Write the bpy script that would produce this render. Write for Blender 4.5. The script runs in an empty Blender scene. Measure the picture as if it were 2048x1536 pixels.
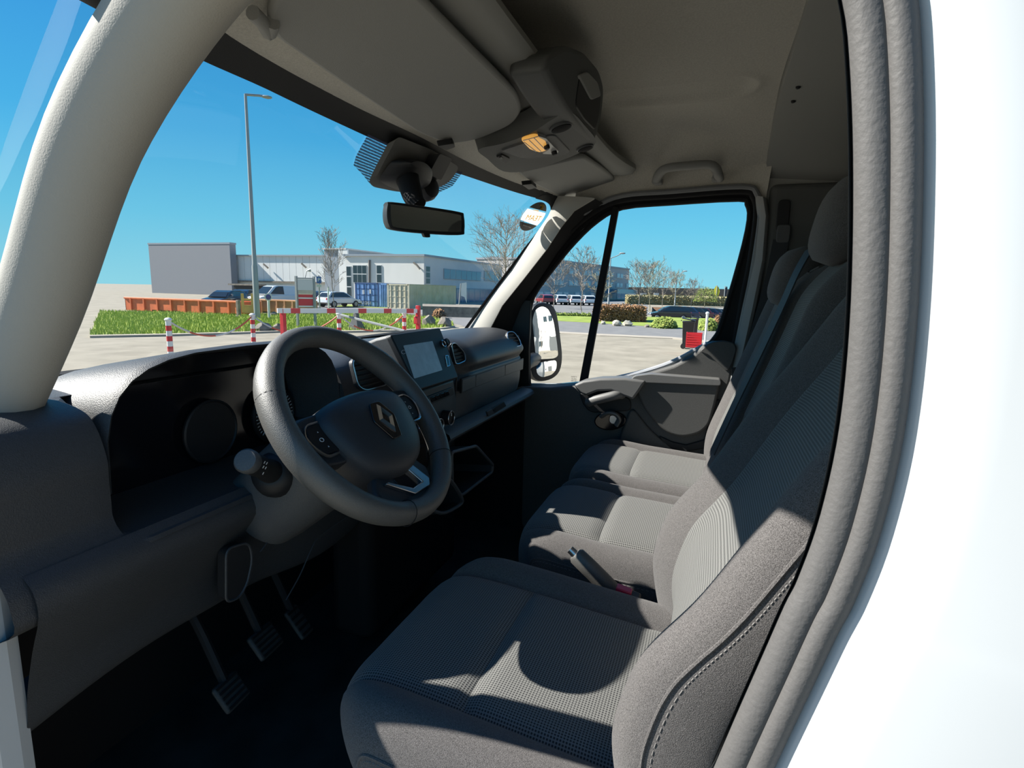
import bpy, bmesh, math, random
from mathutils import Vector, Matrix
random.seed(7)
scene = bpy.context.scene
COL = scene.collection

# ------------------------------------------------------------------ camera
CAM = Vector((-1.19, 0.0, 0.95))
FPX = 1120.0
_yaw, _pit, _rol = math.radians(70.5), math.radians(-9.6), math.radians(1.3)
_f = Vector((math.sin(_yaw)*math.cos(_pit), math.cos(_yaw)*math.cos(_pit), math.sin(_pit)))
_r = Vector((math.cos(_yaw), -math.sin(_yaw), 0.0)); _u = _r.cross(_f)
CR = _r*math.cos(_rol) + _u*math.sin(_rol)
CU = _u*math.cos(_rol) - _r*math.sin(_rol)
cam_data = bpy.data.cameras.new('camera'); cam = bpy.data.objects.new('camera', cam_data); COL.objects.link(cam)
m = Matrix((CR, CU, -_f)).transposed().to_4x4(); m.translation = CAM
cam.matrix_world = m
cam_data.sensor_fit = 'HORIZONTAL'; cam_data.sensor_width = 36.0
cam_data.lens = FPX/2048.0*36.0
cam_data.clip_start = 0.02; cam_data.clip_end = 2000
scene.camera = cam
vs = scene.view_settings
vs.view_transform = 'Standard'; vs.look = 'None'; vs.gamma = 1.0; vs.use_curve_mapping = False
vs.exposure = 0.0

# ------------------------------------------------------------------ sky and sun
SUN_AZ, SUN_EL = math.radians(13.0), math.radians(39.4)
world = bpy.data.worlds.new('sky'); scene.world = world; world.use_nodes = True
nt = world.node_tree; nt.nodes.clear()
o_ = nt.nodes.new('ShaderNodeOutputWorld'); b_ = nt.nodes.new('ShaderNodeBackground')
tc = nt.nodes.new('ShaderNodeTexCoord'); sp = nt.nodes.new('ShaderNodeSeparateXYZ'); rp = nt.nodes.new('ShaderNodeValToRGB')
nt.links.new(tc.outputs['Generated'], sp.inputs[0]); nt.links.new(sp.outputs['Z'], rp.inputs[0])
nt.links.new(rp.outputs[0], b_.inputs[0]); nt.links.new(b_.outputs[0], o_.inputs[0])
cr = rp.color_ramp
cr.elements[0].position = 0.0; cr.elements[0].color = (0.29, 0.72, 0.86, 1)
cr.elements[1].position = 1.0; cr.elements[1].color = (0.02, 0.15, 0.50, 1)
for p_, c_ in ((0.10, (0.16, 0.61, 0.86, 1)), (0.22, (0.07, 0.44, 0.80, 1)), (0.36, (0.045, 0.33, 0.74, 1))):
    e_ = cr.elements.new(p_); e_.color = c_
b_.inputs[1].default_value = 1.0
sd = bpy.data.lights.new('sun', 'SUN'); sun = bpy.data.objects.new('sun', sd); COL.objects.link(sun)
sd.energy = 13.0; sd.angle = math.radians(0.53); sd.color = (1.0, 0.955, 0.88)
SUNV = Vector((-math.sin(SUN_AZ)*math.cos(SUN_EL), math.cos(SUN_AZ)*math.cos(SUN_EL), math.sin(SUN_EL)))
sun.rotation_euler = SUNV.to_track_quat('Z', 'Y').to_euler()
sun.location = SUNV*30

# ------------------------------------------------------------------ helpers: places read from the photograph
def ray(x, y): return _f + CR*((x-1024.0)/FPX) + CU*((768.0-y)/FPX)
def at(x, y, axis, val):
    d = ray(x, y); i = 'xyz'.index(axis)
    return CAM + d*((val-CAM[i])/d[i])
def atp(x, y, p, n):
    d = ray(x, y); p = Vector(p); n = Vector(n)
    return CAM + d*((p-CAM).dot(n)/d.dot(n))
def pix(P):
    d = Vector(P)-CAM; z = d.dot(_f)
    return 1024+FPX*d.dot(CR)/z, 768-FPX*d.dot(CU)/z
def lerp(a, b, t): return a+(b-a)*t
def V(*a): return Vector(a)

# ------------------------------------------------------------------ helpers: shapes return (verts, faces)
def join(*shapes):
    vs_, fs = [], []
    for v, f in shapes:
        k = len(vs_); vs_ += [Vector(q) for q in v]; fs += [tuple(i+k for i in g) for g in f]
    return vs_, fs
def box(c, s, rot=None):
    c = Vector(c); hx, hy, hz = s[0]/2, s[1]/2, s[2]/2
    v = [Vector((sx*hx, sy*hy, sz*hz)) for sz in (-1, 1) for sy in (-1, 1) for sx in (-1, 1)]
    if rot is not None: v = [rot @ q for q in v]
    return [c+q for q in v], [(0,2,3,1),(4,5,7,6),(0,1,5,4),(2,6,7,3),(0,4,6,2),(1,3,7,5)]
def prism(pts, vec):
    vec = Vector(vec); n = len(pts); pts = [Vector(p) for p in pts]
    v = pts + [p+vec for p in pts]
    f = [tuple(range(n))[::-1], tuple(range(n, 2*n))]
    f += [(i, (i+1) % n, n+(i+1) % n, n+i) for i in range(n)]
    return v, f
def rounded(pts, r, k=4):
    out = []; pts = [Vector(p) for p in pts]; n = len(pts)
    for i in range(n):
        p, a, b = pts[i], pts[i-1], pts[(i+1) % n]
        da, db = a-p, b-p
        rr = min(r, da.length*0.45, db.length*0.45)
        A, B = p+da.normalized()*rr, p+db.normalized()*rr
        for j in range(k+1):
            t = j/k; out.append(A*(1-t)**2 + p*2*t*(1-t) + B*t*t)
    return out
def loft(secs, closed=False, caps=False):
    m_, n = len(secs), len(secs[0]); v = [Vector(p) for s in secs for p in s]; f = []
    for i in range(m_-1):
        for j in range(n if closed else n-1):
            a, b = i*n+j, i*n+(j+1) % n
            f.append((a, b, b+n, a+n))
    if caps:
        f.append(tuple(range(n))[::-1]); f.append(tuple((m_-1)*n+j for j in range(n)))
    return v, f
def tube(path, r, n=10, closed=False, flat=1.0, up=None):
    path = [Vector(p) for p in path]; m_ = len(path); secs = []
    rad = r if isinstance(r, (list, tuple)) else [r]*m_
    prev = None
    for i, p in enumerate(path):
        if closed: t = (path[(i+1) % m_]-path[i-1])
        else: t = path[min(i+1, m_-1)]-path[max(i-1, 0)]
        t.normalize()
        if up is not None: a = Vector(up)
        elif prev is not None: a = prev
        else: a = Vector((0, 0, 1)) if abs(t.z) < 0.9 else Vector((1, 0, 0))
        a = (a - t*a.dot(t)).normalized(); b = t.cross(a); prev = a
        secs.append([p + a*math.cos(q)*rad[i] + b*math.sin(q)*rad[i]*flat for q in [2*math.pi*j/n for j in range(n)]])
    if closed: secs.append(secs[0])
    v, f = loft(secs, True, not closed)
    return v, f
def lathe(prof, c, axis, n=24, a0=0.0):
    axis = Vector(axis).normalized(); a = Vector((0, 0, 1)) if abs(axis.z) < 0.9 else Vector((1, 0, 0))
    a = (a-axis*a.dot(axis)).normalized(); b = axis.cross(a); c = Vector(c)
    secs = [[c+axis*h+(a*math.cos(q)+b*math.sin(q))*r for q in [a0+2*math.pi*j/n for j in range(n)]] for r, h in prof]
    return loft(secs, True, True)
def ribbon(pa, pb):
    return loft([pa, pb])
def catmull(pts, k=6, closed=False):
    pts = [Vector(p) for p in pts]; n = len(pts); out = []
    rng = range(n) if closed else range(n-1)
    for i in rng:
        p0 = pts[i-1] if (closed or i > 0) else pts[0]*2-pts[1]
        p1, p2 = pts[i], pts[(i+1) % n]
        p3 = pts[(i+2) % n] if (closed or i+2 < n) else pts[-1]*2-pts[-2]
        for j in range(k):
            t = j/k
            out.append(0.5*((2*p1)+(p2-p0)*t+(2*p0-5*p1+4*p2-p3)*t*t+(3*p1-p0-3*p2+p3)*t**3))
    if not closed: out.append(pts[-1])
    return out
def interp(tab, t):
    if t <= tab[0][0]: return tab[0][1]
    for (a, x), (b, y) in zip(tab, tab[1:]):
        if t <= b:
            s = (t-a)/(b-a); return x+(y-x)*s
    return tab[-1][1]
def sinterp(tab, t):                     # smooth table look-up
    n = len(tab)
    if t <= tab[0][0]: return tab[0][1]
    if t >= tab[-1][0]: return tab[-1][1]
    for i in range(n-1):
        if t <= tab[i+1][0]:
            a, b = tab[i], tab[i+1]
            def sl(j):
                if j <= 0 or j >= n-1: 
                    q = (tab[1], tab[0]) if j <= 0 else (tab[-1], tab[-2])
                    return (q[0][1]-q[1][1])/(q[0][0]-q[1][0])
                return (tab[j+1][1]-tab[j-1][1])/(tab[j+1][0]-tab[j-1][0])
            h = b[0]-a[0]; s = (t-a[0])/h; m0, m1 = sl(i)*h, sl(i+1)*h
            return (2*s**3-3*s*s+1)*a[1]+(s**3-2*s*s+s)*m0+(-2*s**3+3*s*s)*b[1]+(s**3-s*s)*m1

def origin(o):
    v = Vector((0, 0, 0))
    while o is not None: v += o.location; o = o.parent
    return v
def mk(name, shape, mat, parent=None, smooth=True, bevel=0.0, seg=2, sub=0, local=False, uv=None, fix=True, angle=40, solid=0.0):
    v, f = shape
    off = Vector((0, 0, 0)) if (local or parent is None) else origin(parent)
    me = bpy.data.meshes.new(name); me.from_pydata([tuple(Vector(q)-off) for q in v], [], [tuple(g) for g in f])
    if uv is not None:
        ul = me.uv_layers.new(name='uv')
        for l in me.loops: ul.data[l.index].uv = uv[l.vertex_index]
    if fix:
        bm = bmesh.new(); bm.from_mesh(me); bmesh.ops.recalc_face_normals(bm, faces=bm.faces[:]); bm.to_mesh(me); bm.free()
    if smooth:
        for p in me.polygons: p.use_smooth = True
    if isinstance(mat, (list, tuple)):
        for q in mat: me.materials.append(q)
    else: me.materials.append(mat)
    o = bpy.data.objects.new(name, me); COL.objects.link(o)
    if parent is not None: o.parent = parent
    if solid:
        q = o.modifiers.new('solid', 'SOLIDIFY'); q.thickness = abs(solid); q.offset = -1 if solid > 0 else 1
    if bevel:
        q = o.modifiers.new('bevel', 'BEVEL'); q.width = bevel; q.segments = seg; q.limit_method = 'ANGLE'; q.angle_limit = math.radians(35)
    if sub:
        q = o.modifiers.new('sub', 'SUBSURF'); q.levels = sub; q.render_levels = sub
    if smooth and (not sub):
        me.set_sharp_from_angle(angle=math.radians(angle))
    return o
def tag(o, label=None, cat=None, group=None, kind=None):
    if label: o['label'] = label
    if cat: o['category'] = cat
    if group: o['group'] = group
    if kind: o['kind'] = kind
    return o
def thing(name, label, cat, loc=(0, 0, 0), rz=0.0, group=None, kind=None):
    o = bpy.data.objects.new(name, None); COL.objects.link(o); o.empty_display_size = 0.1
    o.location = Vector(loc); o.rotation_euler = (0, 0, rz)
    return tag(o, label, cat, group, kind)
def kids(o): return [c for c in bpy.data.objects if c.parent is o]
def dup(root, loc=None, rz=None, label=None, scale=None):
    r = root.copy(); COL.objects.link(r)
    if loc is not None: r.location = Vector(loc)
    if rz is not None: r.rotation_euler = (0, 0, rz)
    if scale is not None: r.scale = (scale, scale, scale)
    if label: r['label'] = label
    for ch in kids(root):
        c = ch.copy(); COL.objects.link(c); c.parent = r
        for g in kids(ch):
            d = g.copy(); COL.objects.link(d); d.parent = c
    return r
def text_shape(s, size, depth, place, mirror=False, align='CENTER'):
    cu = bpy.data.curves.new('t', 'FONT'); cu.body = s; cu.size = size; cu.extrude = depth; cu.align_x = align; cu.align_y = 'CENTER'; cu.resolution_u = 3
    ob = bpy.data.objects.new('t', cu); COL.objects.link(ob)
    dg = bpy.context.evaluated_depsgraph_get(); me = bpy.data.meshes.new_from_object(ob.evaluated_get(dg))
    k = -1 if mirror else 1
    v = [place @ Vector((q.co.x*k, q.co.y, q.co.z)) for q in me.vertices]; f = [tuple(p.vertices) for p in me.polygons]
    bpy.data.objects.remove(ob); bpy.data.curves.remove(cu); bpy.data.meshes.remove(me)
    return v, f
def frame(o, x, y, z=None):
    x = Vector(x).normalized(); y = Vector(y); y = (y-x*y.dot(x)).normalized(); z = x.cross(y)
    q = Matrix((x, y, z)).transposed().to_4x4(); q.translation = Vector(o); return q

# ------------------------------------------------------------------ materials
def principled(name, col, rough=0.5, metal=0.0, noise=0.0, nscale=50.0, bump=0.0, bscale=200.0, spec=0.5, emit=None, estr=0.0, sheen=0.0, coat=0.0, alpha=1.0, trans=0.0):
    mt = bpy.data.materials.new(name); mt.use_nodes = True; t = mt.node_tree; b = t.nodes['Principled BSDF']
    b.inputs['Base Color'].default_value = (*col, 1); b.inputs['Roughness'].default_value = rough; b.inputs['Metallic'].default_value = metal
    b.inputs['Specular IOR Level'].default_value = spec
    b.inputs['Sheen Weight'].default_value = sheen; b.inputs['Coat Weight'].default_value = coat
    if emit: b.inputs['Emission Color'].default_value = (*emit, 1); b.inputs['Emission Strength'].default_value = estr
    if noise or bump:
        c = t.nodes.new('ShaderNodeTexCoord')
    if noise:
        n = t.nodes.new('ShaderNodeTexNoise'); n.inputs['Scale'].default_value = nscale; n.inputs['Detail'].default_value = 4
        r = t.nodes.new('ShaderNodeValToRGB'); r.color_ramp.elements[0].position = 0.3; r.color_ramp.elements[1].position = 0.7
        r.color_ramp.elements[0].color = (*[q*(1-noise) for q in col], 1); r.color_ramp.elements[1].color = (*[min(1, q*(1+noise)) for q in col], 1)
        t.links.new(c.outputs['Object'], n.inputs['Vector']); t.links.new(n.outputs['Fac'], r.inputs[0]); t.links.new(r.outputs[0], b.inputs['Base Color'])
    if bump:
        n2 = t.nodes.new('ShaderNodeTexNoise'); n2.inputs['Scale'].default_value = bscale; n2.inputs['Detail'].default_value = 2
        bp = t.nodes.new('ShaderNodeBump'); bp.inputs['Strength'].default_value = bump; bp.inputs['Distance'].default_value = 0.002
        t.links.new(c.outputs['Object'], n2.inputs['Vector']); t.links.new(n2.outputs['Fac'], bp.inputs['Height']); t.links.new(bp.outputs[0], b.inputs['Normal'])
    return mt
def glass(name, tint=(0.96, 0.98, 0.98), refl=0.06, dust=0.0):
    mt = bpy.data.materials.new(name); mt.use_nodes = True; t = mt.node_tree; t.nodes.clear()
    o = t.nodes.new('ShaderNodeOutputMaterial'); tr = t.nodes.new('ShaderNodeBsdfTransparent'); gl = t.nodes.new('ShaderNodeBsdfGlossy')
    tr.inputs[0].default_value = (*tint, 1); gl.inputs['Roughness'].default_value = 0.02
    fr = t.nodes.new('ShaderNodeFresnel'); fr.inputs[0].default_value = 1.35
    mu = t.nodes.new('ShaderNodeMath'); mu.operation = 'MULTIPLY'; mu.inputs[1].default_value = refl
    mx = t.nodes.new('ShaderNodeMixShader')
    t.links.new(fr.outputs[0], mu.inputs[0]); t.links.new(mu.outputs[0], mx.inputs[0]); t.links.new(tr.outputs[0], mx.inputs[1]); t.links.new(gl.outputs[0], mx.inputs[2])
    last = mx
    if dust:
        c = t.nodes.new('ShaderNodeTexCoord'); mp = t.nodes.new('ShaderNodeMapping'); mp.inputs['Scale'].default_value = (9, 9, 1.2); mp.inputs['Rotation'].default_value = (0.3, 0.5, 0.6)
        n = t.nodes.new('ShaderNodeTexNoise'); n.inputs['Scale'].default_value = 1.6; n.inputs['Detail'].default_value = 3
        r = t.nodes.new('ShaderNodeValToRGB'); r.color_ramp.elements[0].position = 0.60; r.color_ramp.elements[1].position = 0.85
        r.color_ramp.elements[0].color = (0, 0, 0, 1); r.color_ramp.elements[1].color = (dust, dust, dust, 1)
        df = t.nodes.new('ShaderNodeBsdfDiffuse'); df.inputs[0].default_value = (0.8, 0.82, 0.82, 1)
        m2 = t.nodes.new('ShaderNodeMixShader')
        t.links.new(c.outputs['Object'], mp.inputs[0]); t.links.new(mp.outputs[0], n.inputs['Vector']); t.links.new(n.outputs['Fac'], r.inputs[0]); t.links.new(r.outputs[0], m2.inputs[0])
        t.links.new(mx.outputs[0], m2.inputs[1]); t.links.new(df.outputs[0], m2.inputs[2]); last = m2
    t.links.new(last.outputs[0], o.inputs[0])
    return mt
def weave(name, dark, light, pitch=0.0046, bump=0.5):
    mt = bpy.data.materials.new(name); mt.use_nodes = True; t = mt.node_tree; b = t.nodes['Principled BSDF']
    b.inputs['Roughness'].default_value = 0.9; b.inputs['Specular IOR Level'].default_value = 0.2; b.inputs['Sheen Weight'].default_value = 0.1
    u = t.nodes.new('ShaderNodeUVMap'); u.uv_map = 'uv'; s = t.nodes.new('ShaderNodeSeparateXYZ'); t.links.new(u.outputs[0], s.inputs[0])
    def math_(op, a, bb=None):
        q = t.nodes.new('ShaderNodeMath'); q.operation = op
        for i, w in enumerate((a, bb)):
            if w is None: continue
            if isinstance(w, (int, float)): q.inputs[i].default_value = w
            else: t.links.new(w, q.inputs[i])
        return q.outputs[0]
    k = 2*math.pi/pitch
    sx = math_('SINE', math_('MULTIPLY', s.outputs[0], k)); sy = math_('SINE', math_('MULTIPLY', s.outputs[1], k))
    pr = math_('MULTIPLY', math_('ADD', sx, 1.0), math_('ADD', sy, 1.0))      # dots, 0..4
    r = t.nodes.new('ShaderNodeValToRGB'); r.color_ramp.elements[0].position = 0.05; r.color_ramp.elements[1].position = 0.55
    r.color_ramp.elements[0].color = (*light, 1); r.color_ramp.elements[1].color = (*dark, 1)
    fac = math_('MULTIPLY', pr, 0.25); t.links.new(fac, r.inputs[0]); t.links.new(r.outputs[0], b.inputs['Base Color'])
    bp = t.nodes.new('ShaderNodeBump'); bp.inputs['Strength'].default_value = bump; bp.inputs['Distance'].default_value = 0.001; bp.invert = True
    t.links.new(fac, bp.inputs['Height']); t.links.new(bp.outputs[0], b.inputs['Normal'])
    return mt
M = {}
M['liner'] = principled('headliner_fabric', (0.53, 0.505, 0.445), 0.95, noise=0.10, nscale=260, bump=0.3, bscale=500)
M['liner_dark'] = principled('shelf_plastic', (0.30, 0.30, 0.28), 0.75, bump=0.15, bscale=500)
M['visor'] = principled('visor_vinyl', (0.28, 0.28, 0.265), 0.7, bump=0.2, bscale=600)
M['console'] = principled('console_plastic', (0.085, 0.088, 0.085), 0.6, bump=0.15, bscale=500)
M['pillar'] = principled('pillar_trim', (0.32, 0.308, 0.276), 0.8, bump=0.2, bscale=500)
M['dash'] = principled('dash_plastic', (0.034, 0.037, 0.041), 0.48, noise=0.15, nscale=400, bump=0.35, bscale=700)
M['dash_grey'] = principled('dash_grey_plastic', (0.07, 0.073, 0.076), 0.5, noise=0.1, nscale=400, bump=0.35, bscale=700)
M['black'] = principled('black_plastic', (0.014, 0.0145, 0.016), 0.5, bump=0.1, bscale=600, spec=0.35)
M['blackgloss'] = principled('black_gloss', (0.006, 0.006, 0.008), 0.12)
M['rubber'] = principled('rubber_black', (0.014, 0.014, 0.015), 0.75, spec=0.15)
M['seal'] = principled('seal_grey_rubber', (0.08, 0.077, 0.075), 0.65, bump=0.2, bscale=300)
M['leather'] = principled('wheel_leather', (0.075, 0.073, 0.068), 0.5, noise=0.12, nscale=500, bump=0.3, bscale=800, spec=0.8)
M['hub'] = principled('hub_plastic', (0.028, 0.031, 0.036), 0.5, bump=0.2, bscale=700)
M['satin'] = principled('satin_chrome', (0.55, 0.57, 0.60), 0.28, metal=1.0)
M['chrome'] = principled('bright_chrome', (0.85, 0.86, 0.88), 0.07, metal=1.0)
M['screen'] = principled('screen_sky_reflection', (0.42, 0.46, 0.47), 0.3, noise=0.12, nscale=40, spec=0.7)  # pale colour stands in for sky reflected in the switched-off display
M['door'] = principled('door_plastic', (0.06, 0.06, 0.058), 0.6, noise=0.12, nscale=300, bump=0.3, bscale=600)
M['door_light'] = principled('door_plastic_light', (0.11, 0.11, 0.108), 0.5, bump=0.2, bscale=600)
M['fabric'] = principled('seat_plain_fabric', (0.086, 0.081, 0.079), 0.95, noise=0.6, nscale=1000, bump=0.45, bscale=1200, spec=0.2, sheen=0.12)
M['weave'] = weave('seat_woven_fabric', (0.026, 0.026, 0.027), (0.155, 0.155, 0.147), pitch=0.0040)
M['thread'] = principled('seat_thread', (0.14, 0.135, 0.13), 0.8)
M['belt'] = principled('belt_webbing', (0.018, 0.020, 0.024), 0.6, bump=0.3, bscale=900)
M['floor'] = principled('floor_rubber', (0.022, 0.022, 0.02), 0.7, noise=0.5, nscale=9, bump=0.2, bscale=300)
M['pedal'] = principled('pedal_rubber', (0.04, 0.04, 0.038), 0.6, noise=0.3, nscale=60)
M['white'] = principled('white_paint', (0.46, 0.48, 0.49), 0.3, coat=0.4)
M['mark'] = principled('white_marking', (0.75, 0.77, 0.78), 0.6)
M['red'] = principled('buckle_red', (0.45, 0.02, 0.06), 0.4)
M['winglass'] = glass('windscreen_glass', (0.985, 0.995, 0.995), 0.10, dust=0.02)
M['sideglass'] = glass('side_window_glass', (0.98, 0.99, 0.985), 0.2, dust=0.05)
M['mirror'] = principled('mirror_silver', (0.92, 0.93, 0.93), 0.01, metal=1.0)
M['mirror_dim'] = principled('mirror_dimmed', (0.62, 0.63, 0.60), 0.03, metal=1.0)

# ================================================================== VAN SHELL
def yh(x): return 0.72-0.27*x*x          # windscreen top edge
def yb(x): return 1.20-0.48*x*x          # windscreen base
ZB, ZH = 0.775, 1.268
def yws(x, z): return lerp(yb(x), yh(x), (z-ZB)/(ZH-ZB)) + 0.03*math.sin(math.pi*min(max((z-ZB)/(ZH-ZB), 0), 1))
def onws(px, py, inset=0.0):             # the point of the windscreen that a photo pixel shows
    d = ray(px, py); a, b = 0.1, 6.0
    for i in range(50):
        t = (a+b)/2; P = CAM+d*t
        if P.y - yws(P.x, P.z) + inset < 0: a = t
        else: b = t
    return CAM+d*((a+b)/2)

floor = mk('floor', box((0.02, 0.3, -0.03), (1.74, 1.7, 0.06)), M['floor'], smooth=False, bevel=0.01); tag(floor, kind='structure')
wr = mk('wall_rear', box((0.03, -0.55, 0.72), (1.76, 0.04, 1.60)), M['liner_dark'], smooth=False); tag(wr, kind='structure')
wf = mk('wall_front', box((0.02, 1.12, 0.37), (1.74, 0.04, 0.82)), M['rubber'], smooth=False); tag(wf, kind='structure')

# ceiling, moulded: rolls down to the door tops, with a long shallow oval pressed into it
C1, C2 = at(1250, 192, 'z', 1.5), at(1465, 170, 'z', 1.5)
def ceil_z(x, y):
    s = abs((x-0.05)/0.86); z = 1.51-0.03*s*s-0.20*min(s, 1.0)**7
    P = Vector((x, y, 0)); A = Vector((C1.x, C1.y, 0)); B = Vector((C2.x, C2.y, 0)); AB = B-A
    t = min(max((P-A).dot(AB)/AB.length_squared, 0), 1); d = (P-(A+AB*t)).length
    z += 0.010*(1-1/(1+math.exp(-max(-60, min(60, (d-0.05)/0.006)))))-0.006*math.exp(-((d-0.066)/0.014)**2)
    z += 0.006*math.sin(x*9+y*5)*math.sin(y*7)
    return z
NX, NY = 150, 120
secs = [[Vector((x_, lerp(-0.53, min(0.76, yh(x_)+0.02), j/NY), 0)) for x_ in [lerp(-0.80, 0.90, i/NX) for i in range(NX+1)]] for j in range(NY+1)]
for s in secs:
    for p in s: p.z = ceil_z(p.x, p.y)
ceiling = mk('ceiling', loft(secs), M['liner'], solid=0.0); tag(ceiling, kind='structure')
q = ceiling.modifiers.new('solid', 'SOLIDIFY'); q.thickness = 0.05; q.offset = 1
secs = [[Vector((x, yy, ceil_z(x, -0.3)-dz)) for x in [lerp(-0.80, 0.88, i/40) for i in range(41)]] for yy, dz in ((-0.118, -0.004), (-0.124, 0.012), (-0.14, 0.016), (-0.3, 0.03), (-0.53, 0.05))]
t4 = mk('trim_4', loft(secs), M['liner_dark'], solid=0.0); tag(t4, kind='structure')
q = t4.modifiers.new('solid', 'SOLIDIFY'); q.thickness = 0.02; q.offset = 1
for i_, (px_, py_) in enumerate(((1584, 228), (1598, 157))):
    p_ = at(px_, py_, 'y', -0.16)
    mk('trim_plug', lathe([(0.006, -0.004), (0.006, 0.003), (0.004, 0.005)], (p_.x, p_.y, ceil_z(p_.x, -0.3)-0.018), (0, -0.2, -1), 12), M['black'], t4)

# windscreen (window_1)
w1 = thing('window_1', None, None, kind='structure')
XW = lambda t: lerp(-0.79, 0.80, t)
def ws_strip(z0, z1, k0=0.0, k1=1.0, n=40, m_=10, dy=0.0):
    return [[Vector((XW(lerp(k0, k1, i/n)), yws(XW(lerp(k0, k1, i/n)), lerp(z0, z1, j/m_))+dy, lerp(z0, z1, j/m_))) for i in range(n+1)] for j in range(m_+1)]
mk('windscreen_glass', loft(ws_strip(ZB-0.02, ZH+0.05)), M['winglass'], w1)
# black printed band under the headliner, wider towards the driver
n = 40; lo = []; hi = []
for i in range(n+1):
    x = XW(i/n); zl = sinterp([(-0.79, 1.215), (-0.57, 1.238), (-0.42, 1.251), (-0.13, 1.262), (0.35, 1.264), (0.68, 1.257), (0.80, 1.255)], x)
    lo.append(Vector((x, yws(x, zl)-0.003, zl))); hi.append(Vector((x, yws(x, 1.315)-0.003, 1.315)))
mk('black_border', loft([hi, lo]), M['black'], w1)
bi_ = catmull([onws(x, y, 0.003) for x, y in ((1070, 397), (1090, 403), (1100, 412), (1099, 428), (1080, 456), (1044, 502), (994, 568), (926, 660))], 4)
bo_ = catmull([onws(x, y, 0.003) for x, y in ((1085, 390), (1114, 392), (1109, 408), (1103, 430), (1085, 459), (1049, 505), (999, 571), (931, 663))], 4)
mk('black_edge', loft([bi_, bo_]), M['black'], w1)
# fields of printed dots on both sides of the sensor cover
dots = bpy.data.materials.new('printed_dots'); dots.use_nodes = True; t = dots.node_tree; t.nodes.clear()
o1 = t.nodes.new('ShaderNodeOutputMaterial'); tr = t.nodes.new('ShaderNodeBsdfTransparent'); df = t.nodes.new('ShaderNodeBsdfDiffuse'); df.inputs[0].default_value = (0.10, 0.115, 0.19, 1)
mxs = t.nodes.new('ShaderNodeMixShader'); vo = t.nodes.new('ShaderNodeTexVoronoi'); vo.inputs['Scale'].default_value = 220; vo.inputs['Randomness'].default_value = 0.15
mt_ = t.nodes.new('ShaderNodeMath'); mt_.operation = 'LESS_THAN'; mt_.inputs[1].default_value = 0.47
tcx = t.nodes.new('ShaderNodeTexCoord'); sx_ = t.nodes.new('ShaderNodeSeparateXYZ'); cx_ = t.nodes.new('ShaderNodeCombineXYZ'); vo.voronoi_dimensions = '2D'; t.links.new(tcx.outputs['Object'], sx_.inputs[0]); mx2_ = t.nodes.new('ShaderNodeMath'); mx2_.operation = 'MULTIPLY'; mx2_.inputs[1].default_value = 1.7; t.links.new(sx_.outputs['X'], mx2_.inputs[0]); t.links.new(mx2_.outputs[0], cx_.inputs[0]); t.links.new(sx_.outputs['Z'], cx_.inputs[1]); t.links.new(cx_.outputs[0], vo.inputs['Vector']); t.links.new(vo.outputs['Distance'], mt_.inputs[0]); t.links.new(mt_.outputs[0], mxs.inputs[0])
t.links.new(tr.outputs[0], mxs.inputs[1]); t.links.new(df.outputs[0], mxs.inputs[2]); t.links.new(mxs.outputs[0], o1.inputs[0])
for pts in ([(736, 268), (776, 286), (768, 310), (748, 345), (740, 368), (726, 350), (707, 330), (712, 312)], [(874, 350), (895, 338), (925, 345), (905, 372), (872, 388), (862, 384)]):
    v = [onws(x, y, 0.004) for x, y in pts]
    mk('printed_dot_field', (v, [tuple(range(len(v)))]), dots, w1, smooth=False)
# oval sticker on the glass, read from outside
tang = (onws(1076, 432)-onws(1058, 432)).normalized(); 
sc = onws(1066, 433, 0.004); upv = (onws(1068, 420)-onws(1065, 446)).normalized(); ux = (onws(1080, 428)-onws(1052, 438)).normalized()
def oval(c, a, b, ang, n=32, sh=0.0): 
    out = []
    for j in range(n):
        q = 2*math.pi*j/n; X = a*math.cos(q); Y = b*math.sin(q)
        out.append((c[0]+X*math.cos(ang)-Y*math.sin(ang), c[1]+X*math.sin(ang)+Y*math.cos(ang)))
    return out
st = thing('windscreen_sticker', 'oval black and white TEAM sticker on the windscreen corner', 'sticker', sc)
k_dark = principled('sticker_dark', (0.03, 0.03, 0.025), 0.5); k_white = principled('sticker_white', (0.85, 0.85, 0.82), 0.5); k_yel = principled('sticker_yellow', (0.80, 0.56, 0.03), 0.5)
for q_ in (k_white, k_yel):
    t = q_.node_tree; b = t.nodes['Principled BSDF']; tl = t.nodes.new('ShaderNodeBsdfTranslucent'); mx_ = t.nodes.new('ShaderNodeMixShader'); mx_.inputs[0].default_value = 0.75
    tl.inputs[0].default_value = b.inputs['Base Color'].default_value
    t.links.new(b.outputs[0], mx_.inputs[1]); t.links.new(tl.outputs[0], mx_.inputs[2]); t.links.new(mx_.outputs[0], t.nodes['Material Output'].inputs[0])
def stick(name, pts, mat, lift):
    v = [onws(x, y, 0.003+lift) for x, y in pts]; mk(name, prism(v, (0, -0.0006, 0.0003)), mat, st, smooth=False)
A_ = math.radians(-46)
ovp = oval((1066, 433), 34.5, 18.5, math.radians(-49), 48)
def side_(p): return (p[1]-433) - (p[0]-1066)*0.30
top_ = [p for p in ovp if side_(p) < -15]; k_ = max(range(len(top_)), key=lambda i: (Vector((*top_[i], 0))-Vector((*top_[i-1], 0))).length); stick('sticker_top', top_[k_:]+top_[:k_], k_dark, 0.0)
bot_ = [p for p in ovp if side_(p) > 16]; k_ = max(range(len(bot_)), key=lambda i: (Vector((*bot_[i], 0))-Vector((*bot_[i-1], 0))).length); stick('sticker_bottom', bot_[k_:]+bot_[:k_], k_dark, 0.0)
band = [p for p in ovp if -16 <= side_(p) <= 17]
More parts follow.
